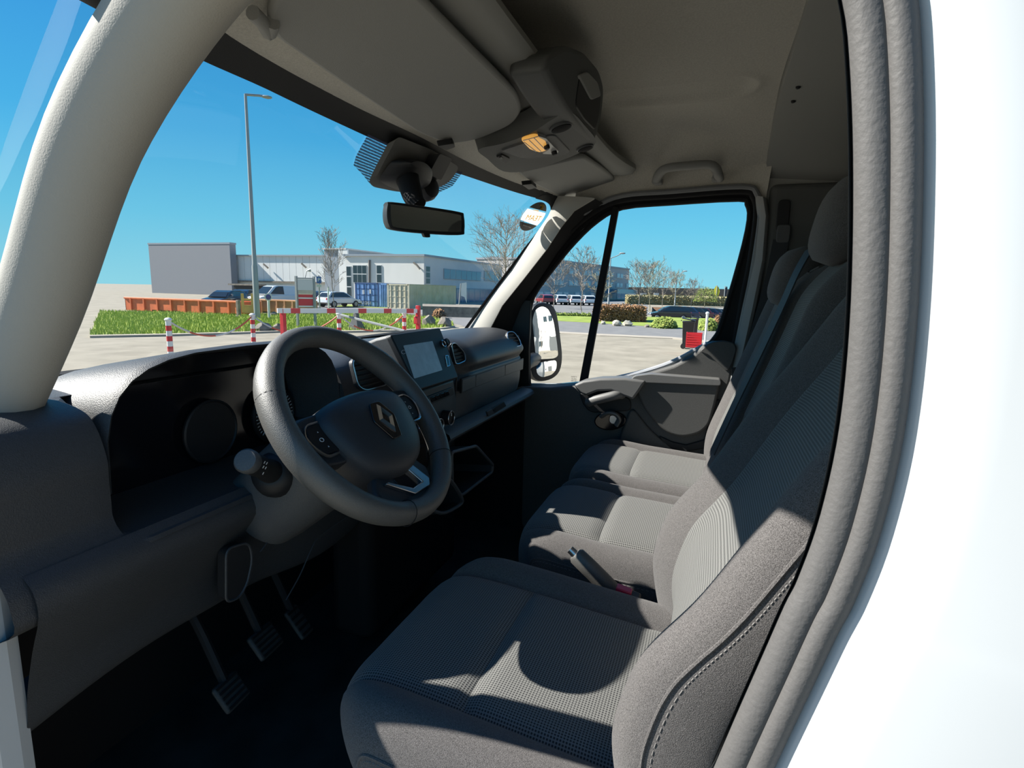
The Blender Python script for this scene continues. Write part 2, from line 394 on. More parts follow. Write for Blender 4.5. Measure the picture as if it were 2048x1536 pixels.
stick('sticker_band', band, k_white, 0.002)
pl = frame(onws(1067, 436.5, 0.007), onws(1080, 437.5, 0.007)-onws(1054, 434.5, 0.007), onws(1069, 428, 0.007)-onws(1066, 445, 0.007))
mk('sticker_lettering', text_shape('TEAM', 0.030, 0.0003, pl, mirror=True), k_yel, st, smooth=False)
pl = frame(onws(1072, 421, 0.007), onws(1085, 424, 0.007)-onws(1059, 419, 0.007), onws(1074, 412, 0.007)-onws(1071, 430, 0.007))
mk('sticker_small_lettering', text_shape('SERVICE', 0.008, 0.0003, pl, mirror=True), k_yel, st, smooth=False)
stick('sticker_sign', [(1080, 409), (1087, 410), (1088, 414), (1083, 420), (1079, 419), (1084, 414), (1083, 412), (1079, 412)], k_yel, 0.003)
stick('sticker_line', [(1046, 449), (1062, 454), (1061, 456), (1046, 451.5)], k_white, 0.003)

# A-pillar trim on the passenger side (trim_1)
wl = [onws(933, 661, 0.0), onws(972, 604), onws(1020, 540), onws(1062, 479), onws(1094, 432), onws(1108, 402), onws(1114, 392)]
wl = [Vector((p.x, p.y-0.004, p.z)) for p in wl]
rr = [(979, 660), (1004, 612), (1048, 557), (1094, 498), (1124, 452), (1150, 420), (1190, 396)]
rl = [at(x, y, 'x', 0.775) for x, y in rr]
secs = []
for a, b in zip(wl, rl):
    mid = (a+b)/2; nn = Vector((-1.0, 0.05, 0.05)).normalized()
    secs.append([a, lerp(a, b, 0.2)+nn*0.005, mid+nn*0.008, lerp(a, b, 0.8)+nn*0.006, b, b+Vector((0.07, 0.02, 0)), a+Vector((0.06, 0.004, 0))])
t1 = mk('trim_1', loft(secs, True, True), M['pillar']); tag(t1, kind='structure')
mk('door_seal', loft([[at(x-3, y, 'x', 0.80) for x, y in rr], [at(x, y, 'x', 0.868) for x, y in ((1022, 662), (1042, 612), (1080, 558), (1116, 504), (1152, 460), (1182, 432), (1218, 412))]]), M['rubber'], t1)
p_ = at(1029, 562, 'x', 0.795); mk('trim_plug', lathe([(0.004, -0.004), (0.004, 0.004), (0.0, 0.006)], p_, (-0.8, -0.6, 0), 10), M['black'], t1)

# driver's A-pillar and roof side rail (trim_2), only its upper corner shows
path = catmull([(-0.755, 0.90, 0.72), (-0.738, 0.775, 0.91), (-0.742, 0.64, 1.10), (-0.742, 0.492, 1.232), (-0.765, 0.35, 1.278), (-0.81, 0.15, 1.305), (-0.83, -0.1, 1.305), (-0.83, -0.5, 1.28)], 6)
t2 = mk('trim_2', tube(path, 0.047, 14, flat=0.9), M['pillar']); tag(t2, kind='structure')
q = mk('headliner_edge', loft([[Vector((p.x+0.0, p.y, p.z+0.03)) for p in path[14:]], [Vector((p.x+0.06, p.y, p.z+0.09)) for p in path[14:]], [Vector((p.x+0.14, p.y, p.z+0.20)) for p in path[14:]]]), M['liner'], t2)

# passenger-side wall behind the door (wall_right) and the B-pillar trim (trim_3)
wrt = mk('wall_right', join(box((0.90, -0.33, 0.72), (0.06, 0.44, 1.50)), box((0.89, 0.92, 0.38), (0.04, 0.44, 0.80))), M['liner_dark'], smooth=False, bevel=0.01); tag(wrt, kind='structure')
t8 = mk('trim_8', box((0.855, 0.92, 0.27), (0.05, 0.52, 0.58)), M['rubber'], smooth=False, bevel=0.01); tag(t8, kind='structure')
# strip of grey trim just behind the door seal
edge = [(1530, 395), (1536, 430), (1530, 520), (1510, 620), (1492, 700), (1468, 790), (1436, 880), (1410, 950), (1400, 1010)]
inner = [(1506, 392), (1511, 440), (1500, 520), (1478, 620), (1462, 700), (1444, 790), (1412, 880), (1388, 950), (1375, 1010)]
ea = [at(x, y, 'x', 0.86) for x, y in inner]; eb = [at(x, y, 'x', 0.83) for x, y in edge]
secs = [[a+Vector((0.05, 0, 0)), a, lerp(a, b, 0.4)+Vector((-0.012, 0, 0)), lerp(a, b, 0.8)+Vector((-0.012, 0, 0)), b, b+Vector((0.08, -0.02, 0))] for a, b in zip(ea, eb)]
t3 = mk('trim_3', loft(secs), principled('pillar_grey', (0.22, 0.22, 0.215), 0.6)); tag(t3, kind='structure')
# upper B-pillar panel with the belt height adjuster
t5 = mk('trim_5', join(box((0.865, -0.30, 1.08), (0.05, 0.32, 0.44)), box((0.875, -0.32, 0.55), (0.04, 0.30, 0.64))), M['console'], bevel=0.02, seg=3); tag(t5, kind='structure')
a_ = at(1566, 432, 'x', 0.835)
mk('adjuster_slot', prism(rounded([a_+V(0, 0.018, 0.05), a_+V(0, -0.018, 0.05), a_+V(0, -0.018, -0.05), a_+V(0, 0.018, -0.05)], 0.016), (-0.006, 0, 0)), M['black'], t5, bevel=0.002)
a_ = at(1566, 468, 'x', 0.83)
mk('adjuster_button', prism(rounded([a_+V(0, 0.02, 0.028), a_+V(0, -0.02, 0.028), a_+V(0, -0.02, -0.028), a_+V(0, 0.02, -0.028)], 0.01), (-0.012, 0, 0)), M['dash_grey'], t5, bevel=0.003)

# driver's B-pillar: door-opening seal with white body paint outside it (trim_6)
pts_s = [(1425, 1560), (1478, 1440), (1530, 1325), (1575, 1225), (1603, 1170), (1650, 1040), (1692, 850), (1716, 600), (1722, 300), (1712, 60), (1690, -120)]
cs = [at(x+30, y, 'x', -0.86) for x, y in pts_s]
cs += [V(cs[-1].x, cs[-1].y-0.004, cs[-1].z+0.05), V(cs[-1].x, cs[-1].y-0.008, 1.42)]
t6 = thing('trim_6', None, None, kind='structure')
mk('door_seal', tube(catmull(cs, 5), 0.0098, 14, flat=1.0), M['seal'], t6)
cs2 = [p+Vector((-0.008, -0.0105, 0)) for p in cs]
mk('seal_bead', tube(catmull(cs2, 5), 0.0068, 12), M['seal'], t6)
cs3 = [p+Vector((-0.012, -0.0205, 0)) for p in cs]
secs = [[p+Vector((0.05, 0.02, 0)), p+Vector((0.02, 0.012, 0)), p, p+Vector((-0.012, -0.03, 0)), p+Vector((-0.03, -0.12, 0)), p+Vector((-0.035, -0.55, 0)), p+Vector((0.02, -0.55, 0))] for p in catmull(cs3, 5)]
mk('body_panel', loft(secs), M['white'], t6)
secs = [[p+Vector((0.0, 0.012, 0)), p+Vector((0.03, 0.0, 0)), p+Vector((0.06, -0.02, 0)), p+Vector((0.09, -0.10, 0)), p+Vector((0.10, -0.5, 0))] for p in catmull(cs, 5)]
mk('inner_pillar_cover', loft(secs), M['console'], t6)
low = [(cs[0].x+0.01, cs[0].y, cs[0].z)]
mk('sill_column', join(box((-0.86, -0.30, 0.30), (0.08, 0.50, 0.72)), box((-0.84, 0.9, 0.36), (0.06, 0.32, 0.80))), M['white'], t6, smooth=False, bevel=0.02)

# ================================================================== PASSENGER DOOR (door_1)
d1 = thing('door_1', None, None, (0.86, 0.3, 0.0), kind='structure')
X0 = 0.835
outl = [(0.70, 0.575), (0.56, 0.585), (0.46, 0.602), (0.33, 0.632), (0.21, 0.664), (0.12, 0.70), (0.06, 0.738), (0.03, 0.772), (-0.005, 0.79), (-0.05, 0.79), (-0.082, 0.778), (-0.085, 0.74), (-0.075, 0.66), (-0.055, 0.56), (-0.03, 0.46), (-0.02, 0.36), (-0.01, 0.10), (0.04, 0.0), (0.66, 0.0), (0.72, 0.12)]
mk('door_panel', prism([V(X0, y, z) for y, z in outl], (0.09, 0, 0)), M['door'], d1, bevel=0.012, seg=3)
mk('door_skin', prism([V(0.925, y, z) for y, z in outl], (0.02, 0, 0)), M['white'], d1, smooth=False)
# lower trim: the line that sweeps down from the armrest, panel proud of the door
bul = [(1262, 757), (1440, 763), (1434, 800), (1420, 850), (1400, 868), (1365, 876), (1335, 868), (1310, 846), (1285, 815)]
mk('pocket_bulge', prism(rounded([at(x, y, 'x', 0.80) for x, y in bul], 0.03), (0.05, 0, 0)), M['door'], d1, bevel=0.016, seg=4)
shelf = [(1256, 764), (1268, 752), (1300, 748), (1442, 759), (1442, 772), (1300, 766)]
mk('armrest_shelf', prism(rounded([at(x, y, 'x', 0.791) for x, y in shelf], 0.01), (0.05, 0, 0)), M['door_light'], d1, bevel=0.008, seg=3)
low = [(1262, 812), (1300, 860), (1352, 905), (1402, 915), (1398, 990), (1240, 990), (1236, 880)]
mk('lower_bulge', prism(rounded([at(x, y, 'x', 0.822) for x, y in low], 0.03), (0.03, 0, 0)), M['door'], d1, bevel=0.008, seg=3)
# grip surround and bar
gr = [(1147, 770), (1166, 762), (1200, 757), (1250, 756), (1291, 763), (1279, 782), (1266, 800), (1248, 793), (1222, 782), (1195, 783), (1172, 792), (1158, 786)]
gs = mk('grab_surround', prism([at(x, y, 'x', 0.775) for x, y in gr], (0.07, 0, 0)), M['door_light'], d1, bevel=0.008, seg=3)
rc = [(1158, 786), (1172, 788), (1195, 780), (1222, 780), (1262, 798), (1262, 822), (1180, 826), (1164, 806)]
mk('grip_recess', prism(rounded([at(x, y, 'x', 0.828) for x, y in rc], 0.02), (0.02, 0, 0)), M['black'], d1, bevel=0.004)
gb = [at(1172, 806, 'x', 0.80), at(1190, 800, 'x', 0.785), at(1215, 794, 'x', 0.78), at(1236, 789, 'x', 0.785), at(1246, 789, 'x', 0.81)]
mk('grip_bar', tube(catmull(gb, 4), [0.006]+[0.017]*15+[0.010], 12), M['door_light'], d1)
bz = oval((1220, 842), 32, 19, math.radians(-3))
mk('handle_bezel', prism([at(x, y, 'x', 0.822) for x, y in bz], (0.02, 0, 0)), M['blackgloss'], d1, bevel=0.005)
hd = mk('inside_handle', tube(catmull([at(1203, 833, 'x', 0.812), at(1215, 826, 'x', 0.80), at(1230, 828, 'x', 0.80), at(1238, 838, 'x', 0.805), at(1232, 850, 'x', 0.81)], 5), 0.008, 10, flat=1.6), M['door_light'], d1)
mk('handle_paddle', prism(rounded([at(x, y, 'x', 0.808) for x, y in ((1219, 830), (1236, 830), (1237, 848), (1222, 849), (1217, 842))], 0.008), (0.01, 0, 0)), M['satin'], d1, bevel=0.003)
# black strip painted for the shade in the pocket gap under the armrest
pkt = [(1318, 872), (1345, 884), (1372, 890), (1408, 880), (1428, 800), (1440, 800), (1420, 895), (1365, 905), (1330, 892)]
mk('pocket_gap_shade', prism([at(x, y, 'x', 0.826) for x, y in pkt], (0.02, 0, 0)), M['black'], d1, bevel=0.003)
# window: glass, quarter glass, divider bar, seals
win = [(1057, 765), (1056, 690), (1057, 640), (1066, 592), (1106, 535), (1150, 482), (1195, 440), (1245, 414), (1340, 405), (1478, 397), (1496, 408), (1500, 440), (1482, 520), (1445, 645), (1432, 675), (1408, 698), (1360, 722), (1300, 742), (1230, 758), (1160, 772), (1095, 783), (1068, 784)]
wp = [at(x, y, 'x', 0.895) for x, y in win]
win2 = catmull([at(x, y, 'x', 0.885) for x, y in win], 3, True)
gp = [i for i, (x, y) in enumerate(win)]
div_t, div_b = at(1233, 414, 'x', 0.89), at(1166, 775, 'x', 0.89)
main = [at(x, y, 'x', 0.895) for x, y in [(1233, 416), (1245, 414), (1340, 405), (1478, 397), (1496, 408), (1500, 440), (1482, 520), (1445, 645), (1432, 675), (1408, 698), (1360, 722), (1300, 742), (1230, 758), (1166, 770)]]
qtr = [at(x, y, 'x', 0.895) for x, y in [(1057, 765), (1056, 690), (1057, 640), (1066, 592), (1106, 535), (1150, 482), (1195, 440), (1233, 416), (1166, 770), (1160, 772), (1095, 783), (1068, 784)]]
mk('window_glass', (main, [tuple(range(len(main)))]), M['sideglass'], d1, smooth=False)
mk('quarter_glass', (qtr, [tuple(range(len(qtr)))]), M['sideglass'], d1, smooth=False)
dv = (div_b-div_t); sd_ = Vector((0, 0.0145, 0.003))
mk('divider_bar', prism([div_t+sd_*0.8, div_t-sd_*0.8, div_b-sd_, div_b+sd_], (-0.02, 0, 0)), M['rubber'], d1, bevel=0.003)
mk('window_seal', tube(win2, 0.011, 8, closed=True), M['rubber'], d1)
# outer door-opening seal: black then grey edge
os_ = [(1008, 690), (1010, 640), (1036, 588), (1088, 522), (1140, 462), (1190, 422), (1245, 399), (1340, 391), (1482, 381), (1508, 394), (1514, 430), (1502, 520), (1486, 600), (1470, 690)]
mk('frame_panel', loft([[at(x, y, 'x', 0.875) for x, y in os_], [at(x, y, 'x', 0.882) for x, y in [(1057, 700), (1057, 640), (1066, 592), (1106, 535), (1150, 482), (1195, 440), (1245, 414), (1340, 405), (1478, 397), (1496, 408), (1500, 440), (1482, 520), (1463, 585), (1445, 645)]]]), M['rubber'], d1)
mk('frame_seal', tube(catmull([at(x, y, 'x', 0.862) for x, y in os_], 4), 0.012, 10), M['rubber'], d1)
ol = [(1085, 510), (1140, 450), (1190, 413), (1245, 391), (1340, 383), (1484, 373), (1514, 388), (1521, 430), (1509, 520), (1494, 600), (1476, 690)]
mk('frame_edge', tube(catmull([at(x, y, 'x', 0.85) for x, y in ol], 4), 0.009, 8), principled('seal_edge_grey', (0.17, 0.175, 0.18), 0.4), d1)
mk('mirror_sail', prism([at(x, y, 'x', 0.872) for x, y in ((985, 665), (1000, 640), (1040, 598), (1062, 600), (1058, 700), (1058, 780), (1000, 790))], (0.02, 0, 0)), M['black'], d1, bevel=0.004)
sl = [(1150, 772), (1230, 757), (1300, 740), (1350, 722), (1392, 700), (1415, 688)]
mk('sill_strip', tube(catmull([at(x, y, 'x', 0.872) for x, y in sl], 4), 0.009, 8), principled('sill_grey', (0.34, 0.36, 0.39), 0.35), d1)
hmp = [(1398, 703), (1418, 686), (1445, 681), (1468, 686), (1474, 697), (1466, 725), (1455, 745), (1420, 712)]
mk('corner_cover', prism(rounded([at(x, y, 'x', 0.828) for x, y in hmp], 0.012), (0.02, 0, 0)), M['door'], d1, bevel=0.004)
pl = frame(at(1148, 754, 'x', 0.893), (0, -1, 0), (0, 0, 1))
mk('glass_marking', join(text_shape('SAFETY', 0.007, 0.0002, pl), text_shape('GLASS', 0.007, 0.0002, frame(at(1148, 758, 'x', 0.893), (0, -1, 0), (0, 0, 1))), text_shape('43R-001', 0.007, 0.0002, frame(at(1148, 762, 'x', 0.893), (0, -1, 0), (0, 0, 1)))), M['black'], d1, smooth=False)

mk('frame_corner', prism([at(x, y, 'x', 0.878) for x, y in ((1500, 440), (1512, 440), (1480, 640), (1470, 715), (1400, 715), (1432, 675), (1446, 645), (1482, 520))], (0.03, 0, 0)), M['rubber'], d1, smooth=False)
# headliner that runs down to the top of the door frame (trim_7)
ol2 = [(1150, 441), (1165, 430), (1190, 413), (1245, 391), (1340, 383), (1484, 373), (1514, 388), (1530, 420)]
lo_ = [at(x, y, 'x', 0.868) for x, y in ol2]
secs = [[p+V(0.05, 0, 0), p, p+V(-0.004, 0, 0.02), p+V(-0.012, 0, 0.05), V(p.x-0.03, p.y-0.01, max(p.z+0.08, 1.40))] for p in lo_]
t7 = mk('trim_7', loft(secs), M['liner']); tag(t7, kind='structure')

# exterior mirror
xm = thing('door_mirror', 'black exterior mirror with two stacked glasses outside passenger window', 'mirror', at(1090, 760, 'x', 1.12))
pm = Vector((1.12, 0.0, 0.0))
hous = [(1060, 640), (1068, 614), (1085, 606), (1104, 611), (1114, 632), (1121, 680), (1124, 715), (1119, 742), (1104, 757), (1082, 762), (1067, 754), (1060, 730), (1058, 690)]
mn = Vector((-0.62, -0.78, 0.085)).normalized(); mp_ = at(1090, 690, 'x', 1.12)
hp = catmull([atp(x, y, mp_, mn) for x, y in hous], 3, True)
hc = sum(hp, Vector())/len(hp)
secs = [[hc+(p-hc)*s-mn*d for p in hp] for s, d in ((0.94, -0.004), (1.0, 0.0), (1.02, 0.02), (0.98, 0.06), (0.85, 0.10), (0.55, 0.125), (0.2, 0.13))]
mk('housing', loft(secs, True, True), M['black'], xm)
ug = [(1064, 641), (1071, 619), (1084, 612), (1096, 617), (1106, 640), (1114, 690), (1117, 712), (1108, 717), (1072, 719), (1069, 690)]
lg = [(1072, 727), (1090, 723), (1114, 720), (1113, 738), (1104, 749), (1084, 755), (1074, 748)]
RM = None
for nm, pts, tilt in (('main_glass', ug, 0.0), ('wide_glass', lg, 0.0)):
    v = [atp(x, y, mp_+mn*0.006, mn) for x, y in pts]
    v = rounded(v, 0.02); gc_ = sum(v, Vector())/len(v); Rc = 1.25 if nm == 'main_glass' else 0.32
    rings = [[gc_+(p-gc_)*s-mn*(((p-gc_)*s).length**2/(2*Rc))+mn*0.004 for p in v] for s in (1.0, 0.86, 0.72, 0.58, 0.44, 0.3, 0.16, 0.04)]
    mk(nm, loft([[p-mn*0.008 for p in rings[0]]]+rings, True, True), M['mirror'], xm, angle=60)
mk('mirror_arm', tube([hc-mn*0.05+V(0, 0, -0.06), V(0.97, 0.70, 0.66), V(0.90, 0.70, 0.64)], 0.03, 10), M['black'], xm)

# ================================================================== OVERHEAD: shelf, visors, console, mirror
VP0, VN = Vector((0, 0.6, 1.264)), Vector((0, 0.0575, 0.2)).normalized()      # plane of the folded visors (normal up)
def zvis(y): return 1.27+0.2875*(0.6-y)
sh = thing('overhead_shelf', 'grey overhead storage shelf with a rounded lip above the windscreen', 'shelf', (0.03, 0.5, 1.3))
secs = []; secs2 = []
for i in range(49):
    x = lerp(-0.74, 0.815, i/48); s = abs((x-0.03)/0.78); e = s**6
    h = Vector((x, yh(x)-0.004, sinterp([(-0.79, 1.262), (-0.57, 1.272), (-0.21, 1.29), (0.06, 1.298), (0.35, 1.289), (0.76, 1.273), (0.82, 1.27)], x)))
    y1 = min(0.655, h.y-0.035); dl = -0.055*e; dz = -0.012*e
    lowz = zvis(0.44)+0.034
    secs.append([h+Vector((0, 0.02, 0.02)), h, Vector((x, y1, max(zvis(y1)+0.012, h.z+0.004))), Vector((x, lerp(y1, 0.44, 0.5), zvis(lerp(y1, 0.44, 0.5))+0.02)), Vector((x, 0.44, lowz)),
                 Vector((x, 0.405+dl, 1.354+dz)), Vector((x, 0.378+dl, 1.352+dz)), Vector((x, 0.352+dl, 1.357+dz)), Vector((x, 0.340+dl, 1.371+dz)), Vector((x, 0.345+dl, 1.388+dz)), Vector((x, 0.365+dl, 1.402+dz)), Vector((x, 0.39+dl, 1.40+dz)),
                 Vector((x, 0.44, 1.385+dz*0.5)), Vector((x, 0.60-0.1*e, 1.345)), Vector((x, min(0.69, h.y+0.02), 1.33)), Vector((x, min(0.70, h.y+0.03), 1.40)), Vector((x, min(0.72, h.y+0.05), 1.53))])
a = [s[:5] for s in secs]; b = [s[4:] for s in secs]
mk('shelf_underside', loft(a), M['liner'], sh); mk('shelf_lip', loft(b), M['liner_dark'], sh)

def visor(label, pts, clip):
    t = thing('sun_visor', label, 'sun visor', atp(*pts[0], VP0, VN), group=None)
    v = [atp(x, y, VP0, VN) for x, y in pts]
    mk('visor_flap', prism(rounded(v, 0.03, 5), VN*0.016), M['visor'], t, bevel=0.007, seg=3)
    return t
v1 = visor('large grey driver sun visor folded up above the steering wheel', [(533, 28), (546, 74), (690, 172), (838, 268), (898, 290), (955, 281), (1026, 250), (1046, 222), (1036, 190), (945, 100), (838, -8), (765, -80), (600, -60)], None)
hp_ = [atp(x, y, VP0-VN*0.004, VN) for x, y in ((505, 25), (525, 45), (538, 66), (545, 45), (536, 15))]
mk('visor_pivot', tube(catmull([hp_[0], hp_[1], hp_[2], hp_[3]], 4), 0.009, 10), M['visor'], v1)
mk('visor_clip', prism(rounded([atp(x, y, VP0-VN*0.004, VN) for x, y in ((872, 281), (904, 276), (908, 284), (890, 290))], 0.004), -VN*0.012), M['black'], v1, bevel=0.003)
v2 = visor('small grey passenger sun visor folded up beside the reading light console', [(1034, 346), (1168, 314), (1202, 336), (1230, 358), (1224, 374), (1172, 400), (1134, 399), (1074, 372)], None)
mk('visor_clip', prism(rounded([atp(x, y, VP0-VN*0.004, VN) for x, y in ((1042, 362), (1062, 360), (1072, 368), (1056, 372))], 0.004), -VN*0.012), M['black'], v2, bevel=0.003)

# centre console with reading light
oc = thing('overhead_console', 'dark grey roof console with lit amber reading light and round buttons', 'console', (0.2, 0.45, 1.28))
CO = Vector((0.2, 0.55, zvis(0.55)-0.028)); CN = VN.copy()
def co(x, y, d=0.0): return atp(x, y, CO-CN*d, CN)
outl = [(957, 299), (975, 318), (1008, 343), (1060, 341), (1120, 322), (1165, 303), (1192, 284), (1170, 252), (1140, 224), (1106, 238), (1060, 267), (1006, 287)]
bt = catmull([co(x, y) for x, y in outl], 4, True)
ct = sum(bt, Vector())/len(bt)
mk('console_body', loft([[ct+(p-ct)*0.97 for p in bt], bt, [p+CN*0.01 for p in bt], [ct+(p-ct)*1.02+CN*0.05 for p in bt]], True, True), M['console'], oc)
# housing that climbs to the roof behind it, with an open pocket facing back
rear = [(1190, 286), (1204, 235), (1210, 175), (1200, 138), (1172, 104), (1134, 88), (1098, 108), (1090, 140), (1112, 185), (1136, 226)]
rv = [atp(x, y, (0.2, 0.315, 1.33), (0, -1, -0.22)) for x, y in rear]
mk('console_housing', prism(rounded(rv, 0.03), (0.0, 0.072, 0.0)), M['console'], oc, bevel=0.012, seg=3)
pk = [(1160, 145), (1176, 142), (1196, 162), (1203, 190), (1199, 232), (1190, 262), (1168, 240), (1150, 212)]
mk('console_pocket', prism(rounded([atp(x, y, (0.2, 0.3135, 1.33), (0, -1, -0.22)) for x, y in pk], 0.02), (0, 0.01, 0)), M['black'], oc, bevel=0.004)
fl = [(1158, 150), (1176, 143), (1196, 164), (1203, 192), (1184, 200)]
mk('pocket_flap', prism(rounded([atp(x, y, (0.2, 0.310, 1.33), (0, -1, -0.22)) for x, y in fl], 0.015), (0, 0.008, 0)), M['liner_dark'], oc, bevel=0.003)
lens_m = principled('amber_lens', (0.85, 0.42, 0.10), 0.25, emit=(1.0, 0.50, 0.10), estr=0.5)
lens2 = principled('clear_lens', (0.55, 0.54, 0.52), 0.2)
pn = mk('light_panel', prism(rounded([co(x, y, 0.003) for x, y in ((1000, 302), (1060, 282), (1100, 271), (1112, 272), (1141, 303), (1128, 312), (1060, 318), (1040, 316))], 0.01), CN*0.01), M['dash_grey'], oc, bevel=0.003)
mk('light_lens', prism(rounded([co(x, y, 0.009) for x, y in ((1042, 281), (1072, 272), (1092, 282), (1096, 300), (1080, 306), (1060, 300))], 0.012), CN*0.008), lens_m, pn, bevel=0.003)
mk('light_lens_clear', prism(rounded([co(x, y, 0.008) for x, y in ((1075, 272), (1092, 277), (1106, 292), (1118, 304), (1110, 309), (1084, 308), (1097, 300), (1092, 286))], 0.006), CN*0.008), lens2, pn, bevel=0.002)
for x, y in ((1093, 291), (1108, 303)): mk('light_switch', lathe([(0.007, 0.0), (0.007, 0.007), (0.005, 0.009)], co(x, y, 0.008), -CN, 14), M['black'], pn)
mk('recess_plate', prism(rounded([co(x, y, 0.002) for x, y in ((1018, 296), (1040, 292), (1054, 304), (1034, 310))], 0.006), CN*0.006), M['liner_dark'], oc, bevel=0.002)
bs = mk('rocker_switch', prism(rounded([co(x, y, 0.004) for x, y in ((993, 315), (1004, 310), (1020, 318), (1011, 328))], 0.004), CN*0.01), M['black'], oc, bevel=0.002)
mk('switch_mark', prism([co(x, y, 0.006) for x, y in ((998, 316), (1003, 314), (1006, 318), (1001, 320))], CN*0.001), M['dash_grey'], bs, smooth=False)
for x, y, r in ((1122, 253, 0.024), (1170, 295, 0.020)):
    c = co(x, y, 0.0); b = mk('round_speaker', lathe([(r*1.12, 0), (r*1.12, 0.003), (r, 0.005), (r*0.92, 0.003), (r*0.9, 0.001)], c, -CN, 24), M['dash_grey'], oc)
    mk('speaker_mesh', lathe([(r*0.88, 0), (r*0.88, 0.0052), (r*0.5, 0.0075)], c, -CN, 20), M['rubber'], b)

for q0, q1 in (((1048, 284), (1072, 303)), ((1058, 280), (1082, 303)), ((1068, 276), (1090, 299)), ((1046, 281), (1076, 273))):
    mk('lens_rib', tube([co(*q0, 0.0095), co(*q1, 0.0095)], 0.0011, 5), lens2, pn)
# roof grab handle
M['grip'] = principled('grip_plastic', (0.20, 0.20, 0.19), 0.6)
gh = thing('grab_handle', 'grey roof grab handle above the passenger window', 'handle', at(1372, 350, 'x', 0.80))
X = 0.785
gpz = [at(1313, 364, 'x', 0.83), at(1317, 350, 'x', 0.80), at(1332, 337, 'x', 0.775), at(1370, 332, 'x', 0.77), at(1415, 329, 'x', 0.775), at(1430, 335, 'x', 0.785), at(1436, 347, 'x', 0.80), at(1438, 358, 'x', 0.83)]
mk('handle_bow', tube(catmull(gpz, 5), 0.0125, 12, flat=1.25), M['grip'], gh)
for x, y in ((1315, 362), (1434, 356)): mk('handle_foot', prism(rounded([at(x+a, y+b, 'x', 0.815) for a, b in ((-11, 6), (10, 6), (9, -10), (-8, -10))], 0.01), (0.03, 0, 0)), M['grip'], gh, bevel=0.005)

# interior mirror on its sensor cover
im = thing('rear_view_mirror', 'black framed interior mirror on a stem below the sensor cover', 'mirror', at(850, 437, 'y', 0.645))
mc = at(850, 437, 'y', 0.645); mnn = Vector((-0.55, -0.83, -0.02)).normalized()
def mi(x, y, d=0.0): return atp(x, y, mc+mnn*d, mnn)
fr_ = [(775, 409), (782, 404), (850, 413), (918, 424), (927, 432), (928, 462), (920, 470), (850, 467), (790, 460), (777, 450), (773, 430)]
fv = catmull([mi(x, y) for x, y in fr_], 3, True); fc = sum(fv, Vector())/len(fv)
mk('mirror_frame', loft([[fc+(p-fc)*0.965+mnn*0.004 for p in fv], [p+mnn*0.002 for p in fv], [p-mnn*0.012 for p in fv], [fc+(p-fc)*0.93-mnn*0.035 for p in fv], [fc+(p-fc)*0.6-mnn*0.045 for p in fv]], True, True), M['black'], im)
gl_ = [(781, 412), (786, 409), (850, 418), (915, 429), (922, 436), (922, 458), (916, 464), (850, 461), (794, 455), (783, 446)]
mk('mirror_glass', prism(catmull([mi(x, y, 0.005) for x, y in gl_], 3, True), mnn*0.001), M['mirror_dim'], im, smooth=False)
mk('dimming_tab', prism(rounded([mi(x, y) for x, y in ((846, 464), (860, 465), (861, 475), (850, 474))], 0.003), -mnn*0.012), M['black'], im, bevel=0.002)
w_a = onws(812, 345, 0.015)
mk('mirror_stem', tube(catmull([mi(838, 412, -0.03), mi(828, 398, -0.045), (mi(818, 372, -0.04)+w_a)/2, w_a], 4), [0.02, 0.02, 0.021, 0.022, 0.023, 0.025, 0.026, 0.027, 0.029, 0.03, 0.03, 0.03, 0.03], 14), M['rubber'], im)
sn = thing('sensor_cover', 'grey and black sensor cover on the windscreen behind the mirror', 'sensor housing', onws(815, 320, 0.03))
so = [(778, 281), (766, 305), (745, 345), (737, 364), (746, 374), (790, 383), (850, 388), (884, 372), (905, 342), (850, 308)]
sv = rounded([onws(x, y, 0.006) for x, y in so], 0.02)
mk('cover_plate', prism(sv, (0, -0.022, 0.008)), principled('cover_plate_grey', (0.11, 0.11, 0.10), 0.6), sn, bevel=0.008, seg=3)
dome = [(770, 340), (785, 322), (805, 318), (826, 326), (840, 345), (835, 372), (815, 384), (780, 374), (760, 360)]
dv_ = catmull([onws(x, y, 0.03) for x, y in dome], 3, True); dc = sum(dv_, Vector())/len(dv_)
mk('camera_housing', loft([dv_, [dc+(p-dc)*0.97+V(0, -0.02, 0.0) for p in dv_], [dc+(p-dc)*0.8+V(0, -0.045, 0.0) for p in dv_], [dc+(p-dc)*0.4+V(0, -0.055, 0) for p in dv_]], True, True), M['black'], sn)
mk('cable_duct', loft([rounded([onws(x, y, 0.03)+V(0, -dy, 0) for x, y in ((836, 350), (858, 308), (884, 318), (862, 362))], 0.008) for dy in (0, 0.03)], True, True), M['black'], sn, bevel=0.004)
rs = onws(850, 378, 0.045)
mk('rain_sensor', lathe([(0.028, -0.03), (0.032, -0.01), (0.032, 0.012), (0.026, 0.026), (0.012, 0.033)], rs, (-0.35, -0.9, 0.1), 20), M['black'], sn)

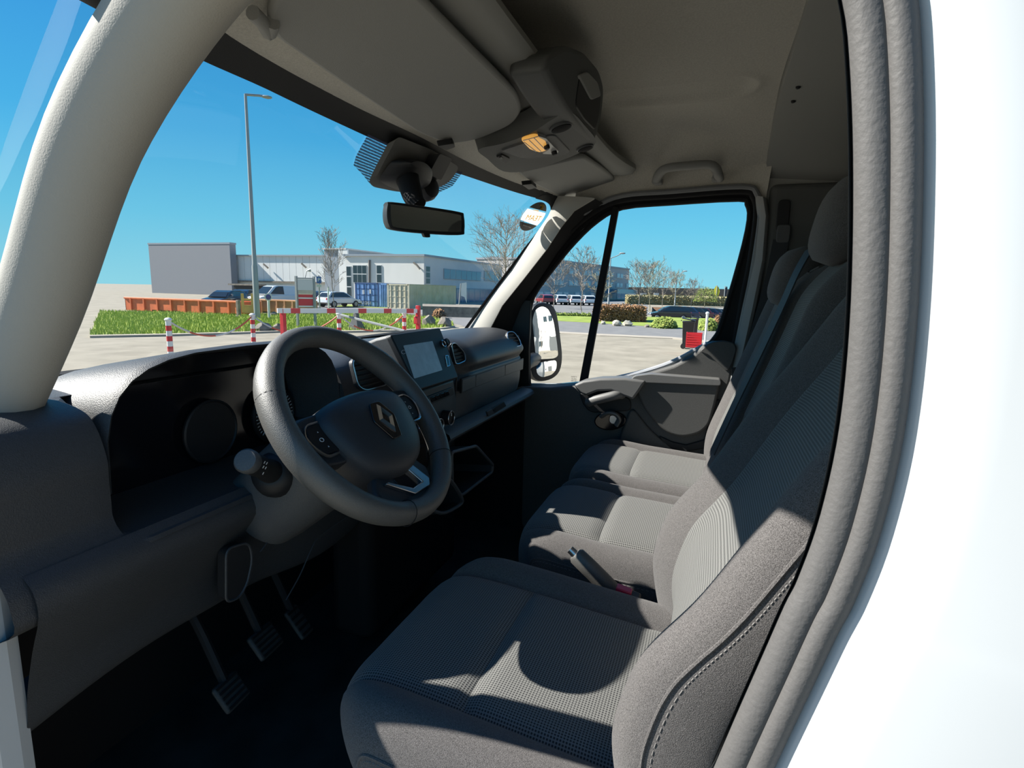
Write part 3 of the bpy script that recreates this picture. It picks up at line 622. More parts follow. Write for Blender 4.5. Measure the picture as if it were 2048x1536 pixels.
# ================================================================== DASHBOARD
db = thing('dashboard', 'dark grey van dashboard with glovebox, vents and ledge', 'dashboard', (0.03, 0.85, 0.55))
def prof(x):
    y0 = yb(x)-0.02; top = 0.775
    drv = [(y0, top), (0.98, 0.79), (0.84, 0.79), (0.775, 0.78), (0.75, 0.76), (0.735, 0.72), (0.735, 0.69), (0.735, 0.67), (0.735, 0.655), (0.735, 0.64), (0.728, 0.625), (0.715, 0.61), (0.705, 0.585), (0.715, 0.55), (0.85, 0.50)]
    mid = [(y0, top), (0.98, 0.79), (0.86, 0.80), (0.80, 0.80), (0.765, 0.785), (0.735, 0.75), (0.725, 0.72), (0.715, 0.70), (0.70, 0.685), (0.69, 0.66), (0.685, 0.62), (0.68, 0.58), (0.68, 0.55), (0.68, 0.50), (0.80, 0.42)]
    pas = [(y0, top), (0.93, 0.795), (0.80, 0.808), (0.735, 0.803), (0.69, 0.785), (0.660, 0.755), (0.652, 0.732), (0.662, 0.716), (0.668, 0.705), (0.662, 0.69), (0.664, 0.62), (0.672, 0.583), (0.676, 0.576), (0.70, 0.545), (0.82, 0.42)]
    def mix(a, b, s): return [(lerp(p[0], q[0], s), lerp(p[1], q[1], s)) for p, q in zip(a, b)]
    sm = lambda s: s*s*(3-2*s)
    if x < -0.18: r = drv
    elif x < -0.06: r = mix(drv, mid, sm((x+0.18)/0.12))
    elif x < 0.20: r = mid
    elif x < 0.34: r = mix(mid, pas, sm((x-0.20)/0.14))
    else: r = pas
    w_ = max(0.0, min(1.0, (x+0.70)/0.02))*max(0.0, min(1.0, (-0.196-x)/0.02))
    if w_ > 0: r = [(a+w_*max(0.0, 0.90-a)*(0.62 < b_ < 0.795 and i > 2), b_) for i, (a, b_) in enumerate(r)]
    if x > 0.74:
        k = (x-0.74)/0.1; r = [(max(a, a+0.03*k*k if i > 1 else a), b-0.012*k*k*(i < 6)) for i, (a, b) in enumerate(r)]
    return [(min(a, y0), b) for a, b in r]
xs = [lerp(-0.84, 0.842, i/120) for i in range(121)]
secs = [catmull([V(x, a, b) for a, b in prof(x)], 4) for x in xs]
mk('dash_body', loft(secs), M['dash'], db)
mk('dash_end_cap', ([p for p in secs[-1]]+[V(0.842, 1.05, 0.42), V(0.842, 1.05, 0.775)], [tuple(range(len(secs[-1])+2))]), M['dash'], db, smooth=False)
# ledge under the glovebox and its fittings
lg_ = loft([[V(x, 0.672, 0.578), V(x, 0.640, 0.574), V(x, 0.628, 0.568), V(x, 0.624, 0.558), V(x, 0.630, 0.549), V(x, 0.66, 0.545), V(x, 0.70, 0.55)] for x in (0.10, 0.3, 0.5, 0.7, 0.835)], False)
mk('dash_ledge', lg_, M['dash_grey'], db)
def yfix(x, y, yy): return at(x, y, 'y', yy)
mk('ledge_button', prism(rounded([yfix(x, y, 0.622) for x, y in ((974, 823), (988, 816), (991, 826), (977, 833))], 0.003), (0, 0.006, 0)), M['dash'], db, bevel=0.0015)
mk('ledge_insert', prism(rounded([yfix(x, y, 0.622) for x, y in ((984, 818), (1008, 803), (1013, 812), (989, 827))], 0.003), (0, 0.006, 0)), M['black'], db, bevel=0.001)
# glovebox lid strip: three flat panels set in a groove
gz0, gz1 = 0.655, 0.692
for x0, x1 in ((0.252, 0.345), (0.350, 0.60), (0.605, 0.80)):
    mk('trim_strip', prism([V(x0, 0.6605, gz1), V(x1, 0.6605, gz1), V(x1, 0.6615, gz0), V(x0, 0.6615, gz0)], (0, 0.010, 0)), M['dash'], db, bevel=0.0015)
mk('strip_groove', prism([V(0.2495, 0.6620, gz1+0.0025), V(0.8025, 0.6620, gz1+0.0025), V(0.8025, 0.6630, gz0-0.0025), V(0.2495, 0.6630, gz0-0.0025)], (0, 0.006, 0)), M['black'], db, smooth=False)
mk('glovebox_gap', tube([V(0.222, 0.676, 0.60), V(0.226, 0.672, 0.64), V(0.228, 0.668, 0.70)], 0.0022, 6), M['black'], db)
# air vents
def vent(name, pts, p0, n, nsl=6, deep=0.03):
    n = Vector(n).normalized(); p0 = Vector(p0)
    v = rounded([atp(x, y, p0, n) for x, y in pts], 0.018, 4); c = sum(v, Vector())/len(v)
    o = mk(name, loft([[c+(p-c)*1.0-n*0.004 for p in v], [p+n*0.004 for p in v], [c+(p-c)*0.93+n*0.004 for p in v], [c+(p-c)*0.93-n*0.006 for p in v]], True), M['dash'], db)
    mk('chrome_ring', tube([c+(p-c)*0.95+n*0.0045 for p in v], 0.0016, 6, closed=True), M['satin'], o)
    mk('vent_throat', prism([c+(p-c)*0.94-n*0.002 for p in v], -n*0.004), M['black'], o, smooth=False)
    zs = [p.z for p in v]; z0, z1 = min(zs), max(zs)
    for i in range(nsl):
        z = lerp(z0, z1, (i+1)/(nsl+1)); sp_ = []
        m_ = len(v)
        for k in range(m_):
            a, b = v[k], v[(k+1) % m_]
            if (a.z-z)*(b.z-z) < 0: sp_.append(lerp(a, b, (z-a.z)/(b.z-a.z)))
        if len(sp_) >= 2:
            a, b = sp_[0], sp_[1]; a, b = lerp(a, b, 0.06), lerp(a, b, 0.94)
            mk('vent_slat', prism([a+n*0.001, b+n*0.001, b-n*0.006+V(0, 0, 0.006), a-n*0.006+V(0, 0, 0.006)], V(0, 0, 0.0022)), M['black'], o, smooth=False)
    return o
vent('air_vent', [(699, 722), (712, 713), (758, 724), (776, 742), (774, 771), (728, 783), (712, 775)], (-0.06, 0.712, 0.73), (0, -1, 0.25), 6)
vent('air_vent', [(899, 687), (908, 685), (928, 706), (930, 722), (915, 729), (909, 729), (904, 712)], (0.27, 0.672, 0.74), (-0.15, -1, 0.25), 5)
vent('air_vent', [(1011, 664), (1026, 663), (1039, 682), (1041, 692), (1022, 697), (1015, 690)], (0.76, 0.655, 0.76), (-0.25, -1, 0.5), 4)
# touch-screen unit leaning back above the centre stack
SP, SN = Vector((0, 0.638, 0.706)), Vector((0, -0.136, 0.065)).normalized()
def sc_(x, y, d=0.0): return atp(x, y, SP+SN*d, SN)
scr = thing('touchscreen_unit', 'black dashboard touchscreen with sky reflection painted on its blank display and round knob', 'screen', sc_(850, 780))
ou = rounded([sc_(x, y) for x, y in ((781, 669), (880, 655), (917, 755), (836, 781))], 0.008)
mk('screen_bezel', prism(ou, -SN*0.016), M['black'], scr, bevel=0.003, seg=2)
hsg = [sc_(x, y, -0.016) for x, y in ((781, 669), (880, 655), (917, 755), (836, 781))]
hcx = sum(p.x for p in hsg)/4
mk('screen_housing', loft([hsg, [V(hcx+(p.x-hcx)*0.92, p.y+0.05, p.z-0.012) for p in hsg], [V(hcx+(p.x-hcx)*0.84, p.y+0.12, p.z-0.04) for p in hsg]], True, True), M['dash_grey'], scr, bevel=0.008)
mk('display', prism(rounded([sc_(x, y, 0.0012) for x, y in ((807, 691), (865, 682), (885, 740), (829, 757))], 0.003), -SN*0.002), M['screen'], scr, smooth=False)
mk('volume_knob', lathe([(0.011, 0.0), (0.0105, 0.013), (0.008, 0.0145), (0.006, 0.0135)], sc_(888, 687), SN, 20), M['black'], scr)
mk('knob_ring', tube([sc_(888, 687, 0.0135)+ (V(1, 0, 0)*math.cos(q)+SN.cross(V(1, 0, 0))*math.sin(q))*0.009 for q in [2*math.pi*j/20 for j in range(20)]], 0.0014, 6, closed=True), M['chrome'], scr)
ub = rounded([sc_(x, y, 0.0008) for x, y in ((890.5, 711.5), (896.5, 711), (900, 731), (894, 733))], 0.003)
us = mk('usb_port', prism(ub, -SN*0.002), M['blackgloss'], scr, smooth=False)
mk('port_ring', tube(ub, 0.0009, 6, closed=True), M['chrome'], us)
mk('power_mark', tube([sc_(807+4*math.cos(q), 704+4*math.sin(q), 0.0008) for q in [0.6+4.8*j/10 for j in range(11)]], 0.0005, 5), M['mark'], scr)
mk('power_mark', tube([sc_(x, y, 0.0008) for x, y in ((905, 725), (905.5, 727))], 0.0005, 5), M['mark'], scr)
# centre stack under the screen
stx = thing('centre_stack', 'black heater control panel with button row and chrome ringed knobs', 'control panel', (0.08, 0.67, 0.55))
yy = 0.652
mk('stack_panel', prism([V(-0.05, yy+0.012, 0.70), V(0.20, yy+0.012, 0.70), V(0.212, yy+0.006, 0.63), V(0.205, yy+0.012, 0.545), V(-0.05, yy+0.012, 0.535)], (0, 0.06, 0)), M['dash'], stx, bevel=0.006, seg=3)
mk('button_bezel', prism(rounded([yfix(x, y, yy+0.008) for x, y in ((838, 800), (906, 774), (909, 789), (848, 815))], 0.006), (0, 0.012, 0)), M['black'], stx, bevel=0.002)
for i in range(6):
    a = lerp(V(842, 803, 0), V(897, 781, 0), i/6); b = lerp(V(842, 803, 0), V(897, 781, 0), (i+0.88)/6)
    mk('button', prism([yfix(x, y, yy+0.005) for x, y in ((a.x+1, a.y), (b.x+1, b.y), (b.x+4, b.y+9), (a.x+4, a.y+9))], (0, 0.006, 0)), M['blackgloss'] if i != 1 else M['dash'], stx, bevel=0.001)
for x, y, r in ((903, 836, 0.019), (881, 852, 0.019)):
    c = yfix(x, y, yy-0.012); k = mk('control_knob', lathe([(r*1.05, 0.0), (r, -0.022), (r*0.85, -0.024), (r*0.8, -0.020)], c+V(0, 0.024, 0), (0, 1, 0), 28), M['black'], stx)
    mk('chrome_ring', tube([c+V(math.cos(q), 0, math.sin(q))*r*0.98 for q in [2*math.pi*j/28 for j in range(28)]], 0.0013, 6, closed=True), M['satin'], k)
    mk('knob_mark', prism([c+V(-0.001, -0.001, r*0.3), c+V(0.001, -0.001, r*0.3), c+V(0.001, -0.001, r*0.75), c+V(-0.001, -0.001, r*0.75)], (0, 0.002, 0)), M['mark'], k, smooth=False)
# open tray and cup holder below
tr_ = thing('lower_console', 'black lower console with open storage tray and cup holder', 'console', (0.15, 0.7, 0.2))
bx = [V(0.085, 0.60, 0.492), V(0.243, 0.60, 0.494), V(0.352, 0.60, 0.410), V(0.345, 0.60, 0.395), V(0.109, 0.60, 0.395), V(0.085, 0.60, 0.41)]
tn = [yfix(x, y, 0.60) for x, y in ((903, 905), (952, 892), (986, 930), (984, 944), (925, 990), (905, 988))]
tb = [p+V(0, 0.16, -0.02) for p in tn]; ci = sum(tn, Vector())/len(tn)
ti = [ci+(p-ci)*0.94 for p in tn]; tbi = [p+V(0, 0.15, -0.015) for p in ti]
mk('tray', loft([tb, tn, ti, tbi], True, True), M['dash'], tr_, bevel=0.002)
mk('tray_rim', tube(rounded(tn, 0.012), 0.0045, 8, closed=True), M['dash_grey'], tr_)
cc = at(890, 985, 'z', 0.43); 
ch = [yfix(x, y, 0.575) for x, y in ((862, 985), (893, 962), (903, 962), (924, 996), (920, 1010), (890, 1026), (868, 1022), (850, 1008))]
chc = sum(ch, Vector())/len(ch); chi = [chc+(p-chc)*0.86 for p in ch]
ch, chi = catmull(ch, 3, True), catmull(chi, 3, True)
mk('cup_holder', loft([[p+V(0, 0.10, -0.03) for p in ch], ch, chi, [p+V(0, 0.07, -0.02) for p in chi]], True, True), M['dash'], tr_)
mk('cup_holder_rim', tube(ch, 0.004, 8, closed=True), M['dash_grey'], tr_)
mk('console_back', box((0.14, 0.80, 0.30), (0.50, 0.12, 0.46)), M['rubber'], tr_, bevel=0.03, seg=3)
# gear lever
gl = thing('gear_lever', 'black gear lever with chrome topped knob behind the steering wheel', 'gear lever', yfix(836, 926, 0.685))
k0, k1, k2 = yfix(848, 862, 0.60), yfix(848, 900, 0.64), yfix(836, 926, 0.685)
mk('gear_knob', lathe([(0.010, -0.045), (0.017, -0.035), (0.022, -0.01), (0.022, 0.01), (0.016, 0.02), (0.006, 0.023)], k0, (k0-k2), 18), M['black'], gl)
mk('knob_cap', lathe([(0.0145, 0.0185), (0.013, 0.0225), (0.007, 0.0255)], k0, (k0-k2), 18), M['chrome'], gl)
mk('gear_boot', tube([lerp(k0, k2, 0.35), lerp(k0, k2, 0.6), lerp(k0, k2, 0.8), k2], [0.011, 0.016, 0.021, 0.026], 14), M['rubber'], gl)
# instrument binnacle
bn = thing('instrument_cluster', 'black instrument cluster with round speedometer under a dark hood', 'instrument cluster', (-0.41, 0.80, 0.66))
arch = []
for j in range(17):
    q = math.pi*j/16
    arch.append((-0.445-0.245*math.copysign(abs(math.cos(q))**0.55, math.cos(q)), 0.665+0.177*math.sin(q)**0.55))
hd_ = [[V(x, 0.75+0.02*(1-(z-0.66)/0.19)-0.03*0, z) for x, z in arch], [V(x, 0.742, z+0.003) for x, z in arch]]
oc_ = [V(-0.445+(x+0.445)*1.03, 0.758, 0.665+(z-0.665)*1.035) for x, z in arch]
ob_ = [V(-0.445+(x+0.445)*1.03, 0.95, 0.66+(z-0.66)*0.84) for x, z in arch]
ib_ = [V(-0.445+(x+0.445)*0.90, 0.86, 0.655+(z-0.655)*0.90) for x, z in arch]
if_ = [V(x, 0.748, z) for x, z in arch]
mk('hood', loft([ob_, oc_, [lerp(a, b, 0.5)+V(0, -0.008, 0) for a, b in zip(oc_, if_)], if_, ib_]), M['dash'], bn)
mk('dial_plate', prism([p+V(0, -0.004, 0) for p in ib_]+[V(-0.22, 0.856, 0.60), V(-0.67, 0.856, 0.60)], (0, 0.01, 0)), M['blackgloss'], bn, smooth=False)
gc = at(546, 828, 'y', 0.845)
dl_ = mk('speedometer', lathe([(0.058, 0.0), (0.058, 0.004), (0.055, 0.006), (0.053, 0.003)], gc, (0, -1, 0.0), 36), M['black'], bn)
tk = []
for j in range(33):
    q = math.radians(225-270*j/32); L = 0.010 if j % 4 == 0 else 0.005; d_ = V(math.cos(q), 0, math.sin(q)); s_ = V(-math.sin(q), 0, math.cos(q))*0.0006
    a = gc+V(0, -0.006, 0)+d_*0.051; b = gc+V(0, -0.006, 0)+d_*(0.051-L); tk.append(prism([a+s_, a-s_, b-s_, b+s_], (0, 0.001, 0)))
mk('dial_ticks', join(*tk), M['mark'], dl_, smooth=False)
nums = []
for i, tx in enumerate(('10', '30', '50', '70', '90', '110', '130', '150', '170')):
    q = math.radians(225-270*i/8); p = gc+V(math.cos(q)*0.034, -0.006, math.sin(q)*0.034); nums.append(text_shape(tx, 0.0085, 0.0003, frame(p, (1, 0, 0), (0, 0, 1))))
mk('dial_numbers', join(*nums), M['mark'], dl_, smooth=False)
nd = math.radians(222); mk('dial_needle', prism([gc+V(0.001, -0.008, 0.002), gc+V(-0.002, -0.008, 0.0), gc+V(math.cos(nd)*0.045, -0.008, math.sin(nd)*0.045)], (0, 0.001, 0)), principled('needle_orange', (0.7, 0.15, 0.03), 0.5), dl_, smooth=False)
g2 = gc+V(-0.155, 0, 0.0); d2 = mk('tachometer', lathe([(0.058, 0.0), (0.058, 0.004), (0.055, 0.006), (0.053, 0.003)], g2, (0, -1, 0.0), 36), M['black'], bn)
# knee panel below the binnacle
kp = thing('knee_panel', 'dark plastic knee panel with open pocket below the steering column', 'panel', (-0.45, 0.72, 0.4))
prf = [(0.715, 0.615), (0.700, 0.60), (0.695, 0.57), (0.715, 0.52), (0.735, 0.46), (0.745, 0.41), (0.765, 0.395), (0.85, 0.40)]
secs = []
for i in range(31):
    x = lerp(-0.82, -0.06, i/30); dz = 0.02*math.sin((x+0.82)*9); sy = 0.03*math.exp(-((x+0.41)/0.11)**2)
    secs.append(catmull([V(x, a+sy*(b < 0.56), b+(dz if b < 0.5 else 0)) for a, b in prf], 3))
mk('knee_cover', loft(secs), M['dash'], kp)
for px_ in ([(520, 1104), (545, 1075), (580, 1060), (600, 1058)], [(572, 1200), (600, 1150), (622, 1100), (640, 1072), (700, 1030)]):
    mk('panel_seam', tube(catmull([yfix(x, y, 0.70) for x, y in px_], 4), 0.0013, 6), M['dash'], kp)
po = [yfix(x, y, 0.70) for x, y in ((452, 1098), (498, 1084), (505, 1118), (494, 1168), (478, 1196), (452, 1206))]
mk('pocket', prism(rounded(po, 0.015), (0, 0.02, 0)), M['black'], kp, bevel=0.003)
mk('pocket_rim', tube(rounded(po, 0.015), 0.0022, 6, closed=True), M['dash'], kp)

# ================================================================== STEERING WHEEL AND COLUMN
WC = Vector((-0.412, 0.535, 0.729)); _t = math.radians(40)
WN = Vector((0, -math.cos(_t), math.sin(_t))); E1 = Vector((1, 0, 0)); E2 = Vector((0, math.sin(_t), math.cos(_t)))
def wp_(u, v, d=0.0): return WC+E1*u+E2*v+WN*d
sw = thing('steering_wheel', 'black leather steering wheel with diamond emblem and satin spoke trim', 'steering wheel', WC-WN*0.06)
rim = []
NR, NS = 96, 16
for i in range(NR):
    q = 2*math.pi*i/NR; R = 0.174; c = wp_(R*math.cos(q), R*math.sin(q)); rd = E1*math.cos(q)+E2*math.sin(q)
    k = 1.0+0.06*math.cos(2*q-0.4)
    # thicker grips at ten-to-two
    for g0 in (0.6, math.pi-0.6): 
        d = abs((q-g0+math.pi) % (2*math.pi)-math.pi); k += 0.10*math.exp(-(d/0.25)**2)
    rim.append([c+rd*(0.0185*k*math.cos(a))+WN*(0.0215*k*math.sin(a)) for a in [2*math.pi*j/NS for j in range(NS)]])
rim.append(rim[0])
rm = mk('rim', loft(rim, True), M['leather'], sw)
for q in (math.radians(38), math.radians(154), math.radians(-42), math.radians(-107)):
    R = 0.174; c = wp_(R*math.cos(q), R*math.sin(q)); rd = E1*math.cos(q)+E2*math.sin(q)
    mk('rim_seam', tube([c+rd*(0.0196*math.cos(a))+WN*(0.0226*math.sin(a)) for a in [2*math.pi*j/20 for j in range(20)]], 0.0007, 5, closed=True), M['rubber'], rm)
# airbag pad
pad = [(-0.108, 0.030), (-0.085, 0.046), (-0.03, 0.056), (0.03, 0.056), (0.085, 0.046), (0.108, 0.030), (0.112, 0.006), (0.100, -0.04), (0.078, -0.075), (0.045, -0.096), (0.0, -0.104), (-0.045, -0.096), (-0.078, -0.075), (-0.100, -0.04), (-0.112, 0.006)]
pp = [Vector((u, v, 0)) for u, v in pad]; pp = catmull(pp, 4, True); pp = [p+Vector((-0.002, -0.008, 0)) for p in pp]; pc = Vector((0, -0.028, 0))
lv = [(1.0, -0.045), (1.02, -0.02), (1.0, 0.004), (0.95, 0.016), (0.86, 0.024), (0.7, 0.031), (0.45, 0.036), (0.2, 0.038), (0.02, 0.0385)]
mk('airbag_cover', loft([[wp_(*( (pc+(p-pc)*s)[:2]), d) for p in pp] for s, d in lv], True, True), M['hub'], sw)
# spokes: left and right arms carry keypads, two lower arms carry the satin trim
def plate(name, pts, d, th, mat, par, bev=0.003, r=0.006):
    return mk(name, prism(rounded([wp_(u, v, d) for u, v in pts], r), -WN*th), mat, par, bevel=bev, seg=3)
for s in (-1, 1):
    sp_ = plate('spoke', [(s*0.085, 0.035), (s*0.125, 0.034), (s*0.168, 0.026), (s*0.168, -0.042 if s < 0 else -0.026), (s*0.125, -0.050 if s < 0 else -0.036), (s*0.085, -0.055 if s < 0 else -0.046)], 0.004, 0.026, M['hub'], sw, 0.008)
    kpd = plate('keypad', [(s*0.108, 0.018), (s*0.138, 0.016), (s*0.150, -0.004), (s*0.136, -0.032), (s*0.104, -0.034)], 0.0085, 0.006, M['black'], sw, 0.002, 0.004)
    mk('satin_edge', tube(catmull([wp_(s*u, v, 0.0085) for u, v in ((0.112, 0.0195), (0.138, 0.0175), (0.1515, -0.004), (0.137, -0.0335), (0.110, -0.0365))], 4), [0.0016]*8+[0.0024]*8+[0.002], 6), M['satin'], kpd)
    for j, (u, v) in enumerate(((0.124, 0.004), (0.126, -0.009), (0.122, -0.022))):
        if j == 1:
            mk('key_symbol', tube([wp_(s*u+0.004*math.cos(q), v+0.003*math.sin(q), 0.0088) for q in [2*math.pi*k/12 for k in range(12)]], 0.0005, 5, closed=True), M['mark'], kpd)
        else:
            mk('key_symbol', prism([wp_(s*u-0.0012, v-0.001, 0.0087), wp_(s*u+0.0012, v-0.001, 0.0087), wp_(s*u, v+0.0014, 0.0087)], WN*0.0004), M['mark'], kpd, smooth=False)
plate('spoke', [(-0.060, -0.085), (-0.085, -0.115), (-0.080, -0.156), (-0.02, -0.172), (0.035, -0.172), (0.060, -0.160), (0.075, -0.12), (0.05, -0.085)], 0.0, 0.022, M['hub'], sw, 0.007)
# lower spoke opening (dark) with satin chrome frame
plate('spoke_recess', [(-0.030, -0.108), (0.022, -0.108), (0.034, -0.140), (0.005, -0.146), (-0.024, -0.142)], 0.0012, 0.004, M['blackgloss'], sw, 0.001)
mk('satin_frame', prism([wp_(u, v, 0.008) for u, v in ((0.006, -0.098), (0.024, -0.098), (0.047, -0.140), (0.036, -0.151), (-0.012, -0.150), (-0.060, -0.112), (-0.054, -0.110), (-0.008, -0.140), (0.024, -0.139))], -WN*0.008), M['satin'], sw, bevel=0.0015)
# emblem: hexagonal black plate with a chrome lozenge ring
ec = (-0.008, -0.022)
plate('emblem_plate', [(ec[0]-0.012, 0.033+ec[1]), (ec[0]+0.014, 0.033+ec[1]), (ec[0]+0.030, ec[1]+0.002), (ec[0]+0.012, ec[1]-0.037), (ec[0]-0.012, ec[1]-0.037), (ec[0]-0.030, ec[1]+0.002)], 0.0405, 0.004, M['blackgloss'], sw, 0.0015, 0.004)
oz = [(0, 0.028), (0.019, 0), (0, -0.028), (-0.019, 0)]; iz = [(0, 0.013), (0.0085, 0), (0, -0.013), (-0.0085, 0)]
mz = [(0, 0.0205), (0.0138, 0), (0, -0.0205), (-0.0138, 0)]
L3 = lambda pts, d: [wp_(ec[0]+u, ec[1]+v, d) for u, v in pts]
em = loft([L3(oz, 0.0405), L3(oz, 0.042), L3(mz, 0.046), L3(iz, 0.042), L3(iz, 0.0405)], True)
mk('emblem', em, M['chrome'], sw, smooth=False)
# column shroud and stalks
cl = thing('steering_column', 'grey plastic steering column shroud with light control stalk', 'steering column', WC-WN*0.2)
def ring(d, w, h, oy): return rounded([WC-WN*d+E1*w*a+E2*(h*b+oy) for a, b in ((-1, 1), (1, 1), (1, -0.4), (0.55, -1), (-0.55, -1), (-1, -0.4))], 0.03, 4)
mk('column_shroud', loft([ring(0.055, 0.05, 0.05, 0), ring(0.075, 0.080, 0.068, -0.005), ring(0.16, 0.088, 0.072, -0.012), ring(0.27, 0.082, 0.068, -0.012)], True, True), M['dash_grey'], cl)
s0, s1 = at(548, 946, 'x', -0.50), at(491, 921, 'x', -0.592)
ax = (s1-s0).normalized(); Ls = (s1-s0).length
mk('stalk_collar', lathe([(0.036, -0.035), (0.038, -0.012), (0.034, 0.006), (0.024, 0.014), (0.018, 0.016)], s0, ax, 24), M['black'], cl)
mk('stalk', lathe([(0.020, 0.0), (0.0165, Ls*0.45), (0.0155, Ls*0.55), (0.0165, Ls*0.56), (0.0168, Ls*0.85)], s0, ax, 24), M['black'], cl)
mk('stalk_cap', lathe([(0.0172, Ls*0.86), (0.0178, Ls*0.9), (0.0178, Ls*0.98), (0.015, Ls*1.02), (0.006, Ls*1.03)], s0, ax, 24), M['dash_grey'], cl)
tocam = (CAM-s1).normalized(); sy_ = (tocam-ax*tocam.dot(ax)).normalized(); sx_ = sy_.cross(ax)
mk('stalk_marks', join(*[prism([s0+ax*(Ls*k)+ (sy_*math.cos(q)+sx_*math.sin(q))*0.0172+ax*a+sx_*b for a, b in ((0.001, 0.002), (0.001, -0.002), (-0.001, -0.002), (-0.001, 0.002))], sy_*0.0004) for k, q in ((0.78, -0.5), (0.78, -0.1), (0.70, -0.5), (0.70, -0.1), (0.66, 0.4))]), M['mark'], cl, smooth=False)
s2 = WC-WN*0.10+E1*0.09+E2*0.03
mk('wiper_stalk', lathe([(0.018, 0.0), (0.012, 0.02), (0.010, 0.08), (0.012, 0.085), (0.012, 0.12), (0.006, 0.125)], s2, E1*1.0-WN*-0.15+E2*0.1, 16), M['black'], cl)

# ================================================================== SEATS
def patch(fn, u0, u1, v0, v1, nu, nv):
    secs, uv = [], []
    for j in range(nv+1):
        row = []
        for i in range(nu+1):
            u, v = lerp(u0, u1, i/nu), lerp(v0, v1, j/nv); p, t = fn(u, v); row.append(p); uv.append(t)
        secs.append(row)
    return loft(secs), uv
def groove(d, w=0.010, depth=0.008): return -depth*math.exp(-(d/w)**2)

def cushion(par, xc, hw, prof_tab, zsec, ubolt, vseam, fr, fab, wv, left=True):
    """seat cushion as four padded panels over a base; v runs from the back to the front edge"""
    def f(u, v):
        s = abs(u); sg = 1 if u >= 0 else -1
        xr = sinterp([(0, 0), (0.3, 0.3), (ubolt, ubolt), (0.85, 0.84), (1.0, 0.965), (1.12, 1.01), (1.3, 1.0), (1.5, 0.97)], s)
        zr = sinterp(zsec, s)
        py_ = sinterp([(a, b[0]) for a, b in prof_tab], v); pz = sinterp([(a, b[1]) for a, b in prof_tab], v)
        rnd = fr*max(0, s-0.35)**2.2*max(0, v)**3
        y = py_-rnd; x = xc+hw*sg*xr*(1-0.05*max(0, v-0.7))
        z = pz+zr*(1-0.5*max(0, min(1, (v-0.85)/0.3)))
        z += groove((s-ubolt)*hw)
        if s < ubolt: z += groove((v-vseam)*0.5)+0.006*(math.cos((v-vseam)*6)-1)*0
        if s < ubolt: z += 0.012*max(0, 1-(s/ubolt)**4)*math.sin(math.pi*min(1, max(0, (v if v > vseam else v)/1.1)))
        return Vector((x, y, z)), (xc+hw*sg*xr, y+(0.5-z)*(v > 1.0))
    for nm, a, b, c, d, m_ in (('seat_insert_rear', -ubolt, ubolt, 0, vseam, wv), ('seat_insert_front', -ubolt, ubolt, vseam, 1.35, wv), ('seat_bolster', -1.5, -ubolt, 0, 1.35, fab), ('seat_bolster', ubolt, 1.5, 0, 1.35, fab)):
        sh_, uv = patch(f, a, b, c, d, 24 if 'insert' in nm else 20, 40 if nm == 'seat_bolster' else 24)
        mk(nm, sh_, m_, par, uv=uv, angle=80)
    return f
def seatback(par, xc, hw, ridge, depth, ubolt, thick, fab, wv, zs, topr=0.06, near=1.0):
    """backrest: insert between two forward bolsters; v is the height"""
    z0, z1 = zs
    def f(u, v):
        s = abs(u); sg = 1 if u >= 0 else -1
        xr = sinterp([(0, 0), (ubolt, ubolt), (0.86, 0.85), (1.0, 0.96), (1.1, 1.0), (1.5, 1.0), (1.8, 0.93)], s)
        dy = sinterp([(0, -depth), (ubolt*0.7, -depth*0.95), (ubolt, -depth*0.7), (0.80, -0.004), (0.88, 0.0), (1.0, -0.016), (1.1, -0.045), (1.5, -thick), (1.8, -thick-0.01)], s)
        z = lerp(z0, z1, v); y = sinterp(ridge, z)
        k = max(0, (v-0.86)/0.14); dn = k*k*0.03
        shr = 1-0.10*max(0, (v-0.55)/0.45)**2*0.9
        zz = z-0.05*max(0, s-0.4)**2*max(0, (v-0.7)/0.3)**2
        g = groove((s-ubolt)*hw, 0.009, 0.007)
        if s < ubolt: g += groove((z-lerp(z0, z1, 0.42))*1.0, 0.009, 0.006)
        return Vector((xc+hw*sg*xr*shr, y+dy-dn+g, zz)), (xc+hw*sg*xr, z*1.12)
    for nm, a, b, m_ in (('back_insert', -ubolt, ubolt, wv), ('back_bolster', -1.8, -ubolt, fab), ('back_bolster', ubolt, 1.8, fab)):
        sh_, uv = patch(f, a, b, 0, 1, 24, 56); mk(nm, sh_, m_, par, uv=uv, angle=80)
    # top and rear shell
    rs_ = []
    for i in range(25):
        u = lerp(-1.8, 1.8, i/24); a = f(u, 1.0)[0]; b = f(u, 0.0)[0]
        rs_.append([a, a+V(0, -0.02, 0.012), Vector((a.x, min(a.y-0.03, f(1.8, 1.0)[0].y), a.z-0.005)), Vector((b.x, min(b.y, f(1.8, 0.0)[0].y), b.z))])
    mk('back_shell', loft(rs_), fab, par)
    return f
ds = thing('driver_seat', 'grey fabric driver seat with woven centre and side bolsters', 'seat', (-0.45, 0.15, 0.0))
zsec = [(0, 0.0), (0.35, 0.0), (0.62, 0.008), (0.72, 0.019), (0.85, 0.022), (0.97, 0.004), (1.08, -0.03), (1.25, -0.09), (1.5, -0.19)]
dprof = [(0, (-0.09, 0.378)), (0.2, (0.02, 0.385)), (0.45, (0.15, 0.398)), (0.7, (0.29, 0.412)), (0.9, (0.40, 0.418)), (1.0, (0.44, 0.405)), (1.08, (0.462, 0.375)), (1.2, (0.465, 0.32)), (1.35, (0.45, 0.24))]
fcu = cushion(ds, -0.45, 0.243, dprof, zsec, 0.64, 0.66, 0.16, M['fabric'], M['weave'])
